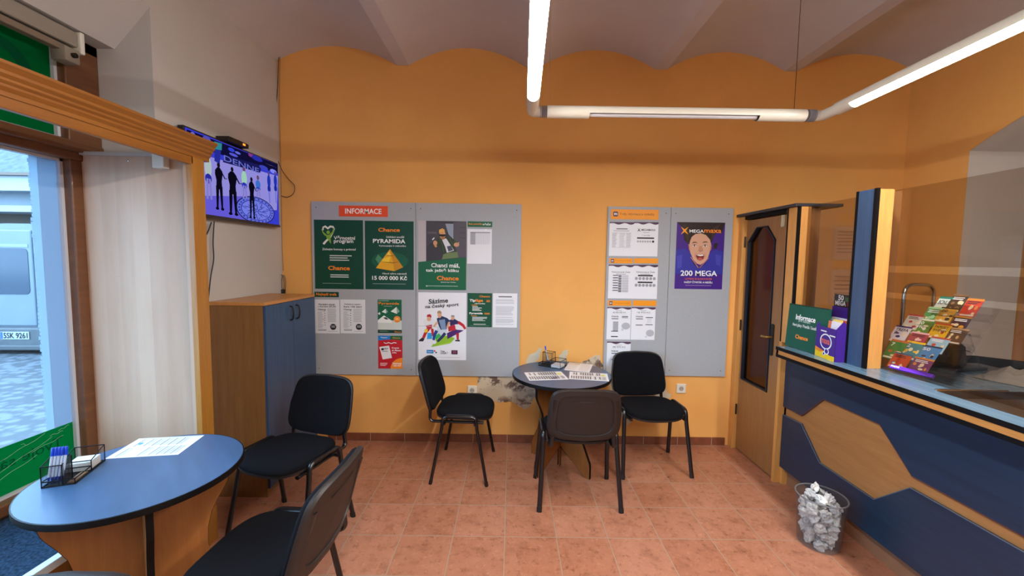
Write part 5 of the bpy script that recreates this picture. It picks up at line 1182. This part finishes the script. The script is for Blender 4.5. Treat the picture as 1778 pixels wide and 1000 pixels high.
def make_pen(label, grp, cap=CAPB):
    o = thing('pen', label, 'pen', group=grp)
    mb = MB(); mb.tube([(0, 0, .03), (0, 0, .115)], .004, BODY, 8); mb.build('barrel', o)
    mb = MB(); mb.tube([(0, 0, 0), (0, 0, .004), (0, 0, .03)], [.0008, .0022, .0042], INKB, 8); mb.build('grip', o)
    mb = MB(); mb.tube([(0, 0, .115), (0, 0, .146), (0, 0, .148)], [.0046, .0046, .003], cap, 8); mb.box(-.0012, .0012, .0046, .007, .115, .14, cap); mb.build('cap', o); return o
pen0 = make_pen('blue capped pen in the near compartment of the mesh tidy, window table', 'blue pens in the window-table tidy')
for k in range(5):
    o = pen0 if k == 0 else copy_tree(pen0)
    o.matrix_world = M1@Matrix.Translation((.007+k*.0098, .02, .004))@Matrix.Rotation(.1, 4, 'X')@Matrix.Rotation(.2, 4, 'Y')@Matrix.Rotation(k*1.1, 4, 'Z')
mb = MB(); mb.box(.012, .085, .108, .182, .002, .034, BPAPER); o = mb.build('note_block'); o.matrix_world = M1; tag(o, 'white note block in the far compartment of the window-table tidy', 'notepaper')
mb = MB(); mb.box(.066, .088, .012, .092, .002, .006, P('brown_eraser', '#7a5a3a', .7)); o = mb.build('wooden_ruler'); o.matrix_world = M1; tag(o, 'short brown wooden strip lying in the low part of the window-table tidy', 'ruler')
# right tidy
a = at(935, 635, Z=ZTB); b = at(972, 641, Z=ZTB); c = at(982, 634, Z=ZTB)
t2 = thing('desk_tidy', 'black wire mesh desk tidy with pen cup on the small wall table', 'desk tidy', (a.x, a.y, ZTB), math.atan2(b.y-a.y, b.x-a.x))
tray_box(t2, 'pen_compartment', -.0, .085, .075, .145, 0, .10); tray_box(t2, 'clip_compartment', 0, .1, 0, .07, 0, .025); tray_box(t2, 'note_compartment', .1, .195, 0, .12, 0, .06)
mb = MB(); mb.box(0, .195, 0, .14, 0, .002, BLACK); mb.build('base', t2)
M2 = Matrix.Translation(t2.location)@Matrix.Rotation(t2.rotation_euler.z, 4, 'Z')
for k, lab in enumerate(('dark blue pen leaning left in the pen cup on the small wall table', 'second blue pen standing in the pen cup on the small wall table')):
    o = copy_tree(pen0); o['label'] = lab; o['group'] = 'pens on the small wall table'; o.matrix_world = M2@Matrix.Translation((.05-.012*k, .10, .004))@Matrix.Rotation(-.3+.12*k, 4, 'Y')
mb = MB(); mb.box(.108, .187, .012, .105, .002, .022, PAPER); o = mb.build('note_block'); o.matrix_world = M2; tag(o, 'white note paper in the tidy on the small wall table', 'notepaper')

# ================================================================ WASTE BIN
BX, BYc = 1.79, 2.225
bn = thing('waste_bin', 'transparent grey waste bin full of crumpled paper beside the counter', 'bin', (BX, BYc, 0))
mb = MB(); mb.lathe([(0, .004), (.098, .004), (.102, .008), (.122, .285)], BINPL, n=48); mb.build('bucket', bn)
mb = MB(); mb.tube([(.1225*math.cos(k*PI/24), .1225*math.sin(k*PI/24), .287) for k in range(48)], .004, P('grey_bin_rim', '#6a6a6c', .3), 8, closed=True); mb.build('rim', bn)
WADS = [P('wad_paper_'+h, '#'+h, .8) for h in ('d2d2cf', 'c2c1c0', 'adadae')]
def wad(r, seed, mat):
    rd = random.Random(seed); bm = bmesh.new(); bmesh.ops.create_icosphere(bm, subdivisions=4, radius=1)
    rv = lambda: Vector((rd.gauss(0, 1), rd.gauss(0, 1), rd.gauss(0, 1))).normalized()
    fold = [(rv(), rv()*rd.uniform(1.6, 4.2), rd.uniform(0, 6), rd.uniform(.05, .16)) for _ in range(9)]
    cut = [(rv(), rd.uniform(.5, .9)) for _ in range(9)]
    for q in bm.verts:
        n = q.co.normalized(); k = 1.1
        for d, h in cut:
            c = n.dot(d)
            if c > .05: k = min(k, h/c)
        for d, f, p, a in fold: k += a*(abs(((n.dot(f)*1.1+p) % 2)-1)-.5)
        w_ = Vector((math.sin(n.y*5+seed), math.sin(n.z*5+seed*2), math.sin(n.x*5+seed*3)))*.09
        q.co = (n*k+w_)*r
    mb = MB(); bm.verts.index_update(); mb.add([q.co.copy() for q in bm.verts], [[q.index for q in f.verts] for f in bm.faces], mat); bm.free(); return mb
protos = [wad(.035, 5+k, WADS[k % 3]).build('paper_wad') for k in range(6)]
spots = []
for lv, (z, R0, n) in enumerate(((.036, .056, 6), (.082, .06, 7), (.13, .065, 7), (.178, .07, 8), (.225, .074, 8))):
    for k in range(n):
        an = 2*PI*k/n+lv*.7; spots.append((R0*math.cos(an), R0*math.sin(an), z+random.uniform(-.008, .008)))
    spots.append((random.uniform(-.015, .015), random.uniform(-.015, .015), z))
spots += [(-.045, .02, .278), (-.02, -.03, .28), (.03, -.02, .272), (.04, .035, .272)]
used = set()
for k, (x, y, z) in enumerate(spots):
    pr = protos[k % 6]; o = pr if (k % 6) not in used else pr.copy()
    if (k % 6) in used: COL.objects.link(o)
    used.add(k % 6)
    o.location = (BX+x, BYc+y, z); o.rotation_euler = (random.uniform(0, 6), random.uniform(0, 6), random.uniform(0, 6)); q = random.uniform(.82, 1.02); o.scale = (q, q, q*.9)
    tag(o, 'ball of crumpled white paper inside the waste bin by the counter', 'crumpled paper', 'crumpled papers in the waste bin')
mb = wad(.04, 77, WADS[0]); o = mb.build('paper_wad', None, (BX-.01, BYc+.035, .318), (.4, .2, 1)); o.scale = (1.0, .6, .85); tag(o, 'large crumpled white sheet sticking up out of the waste bin', 'crumpled paper', 'crumpled papers in the waste bin')
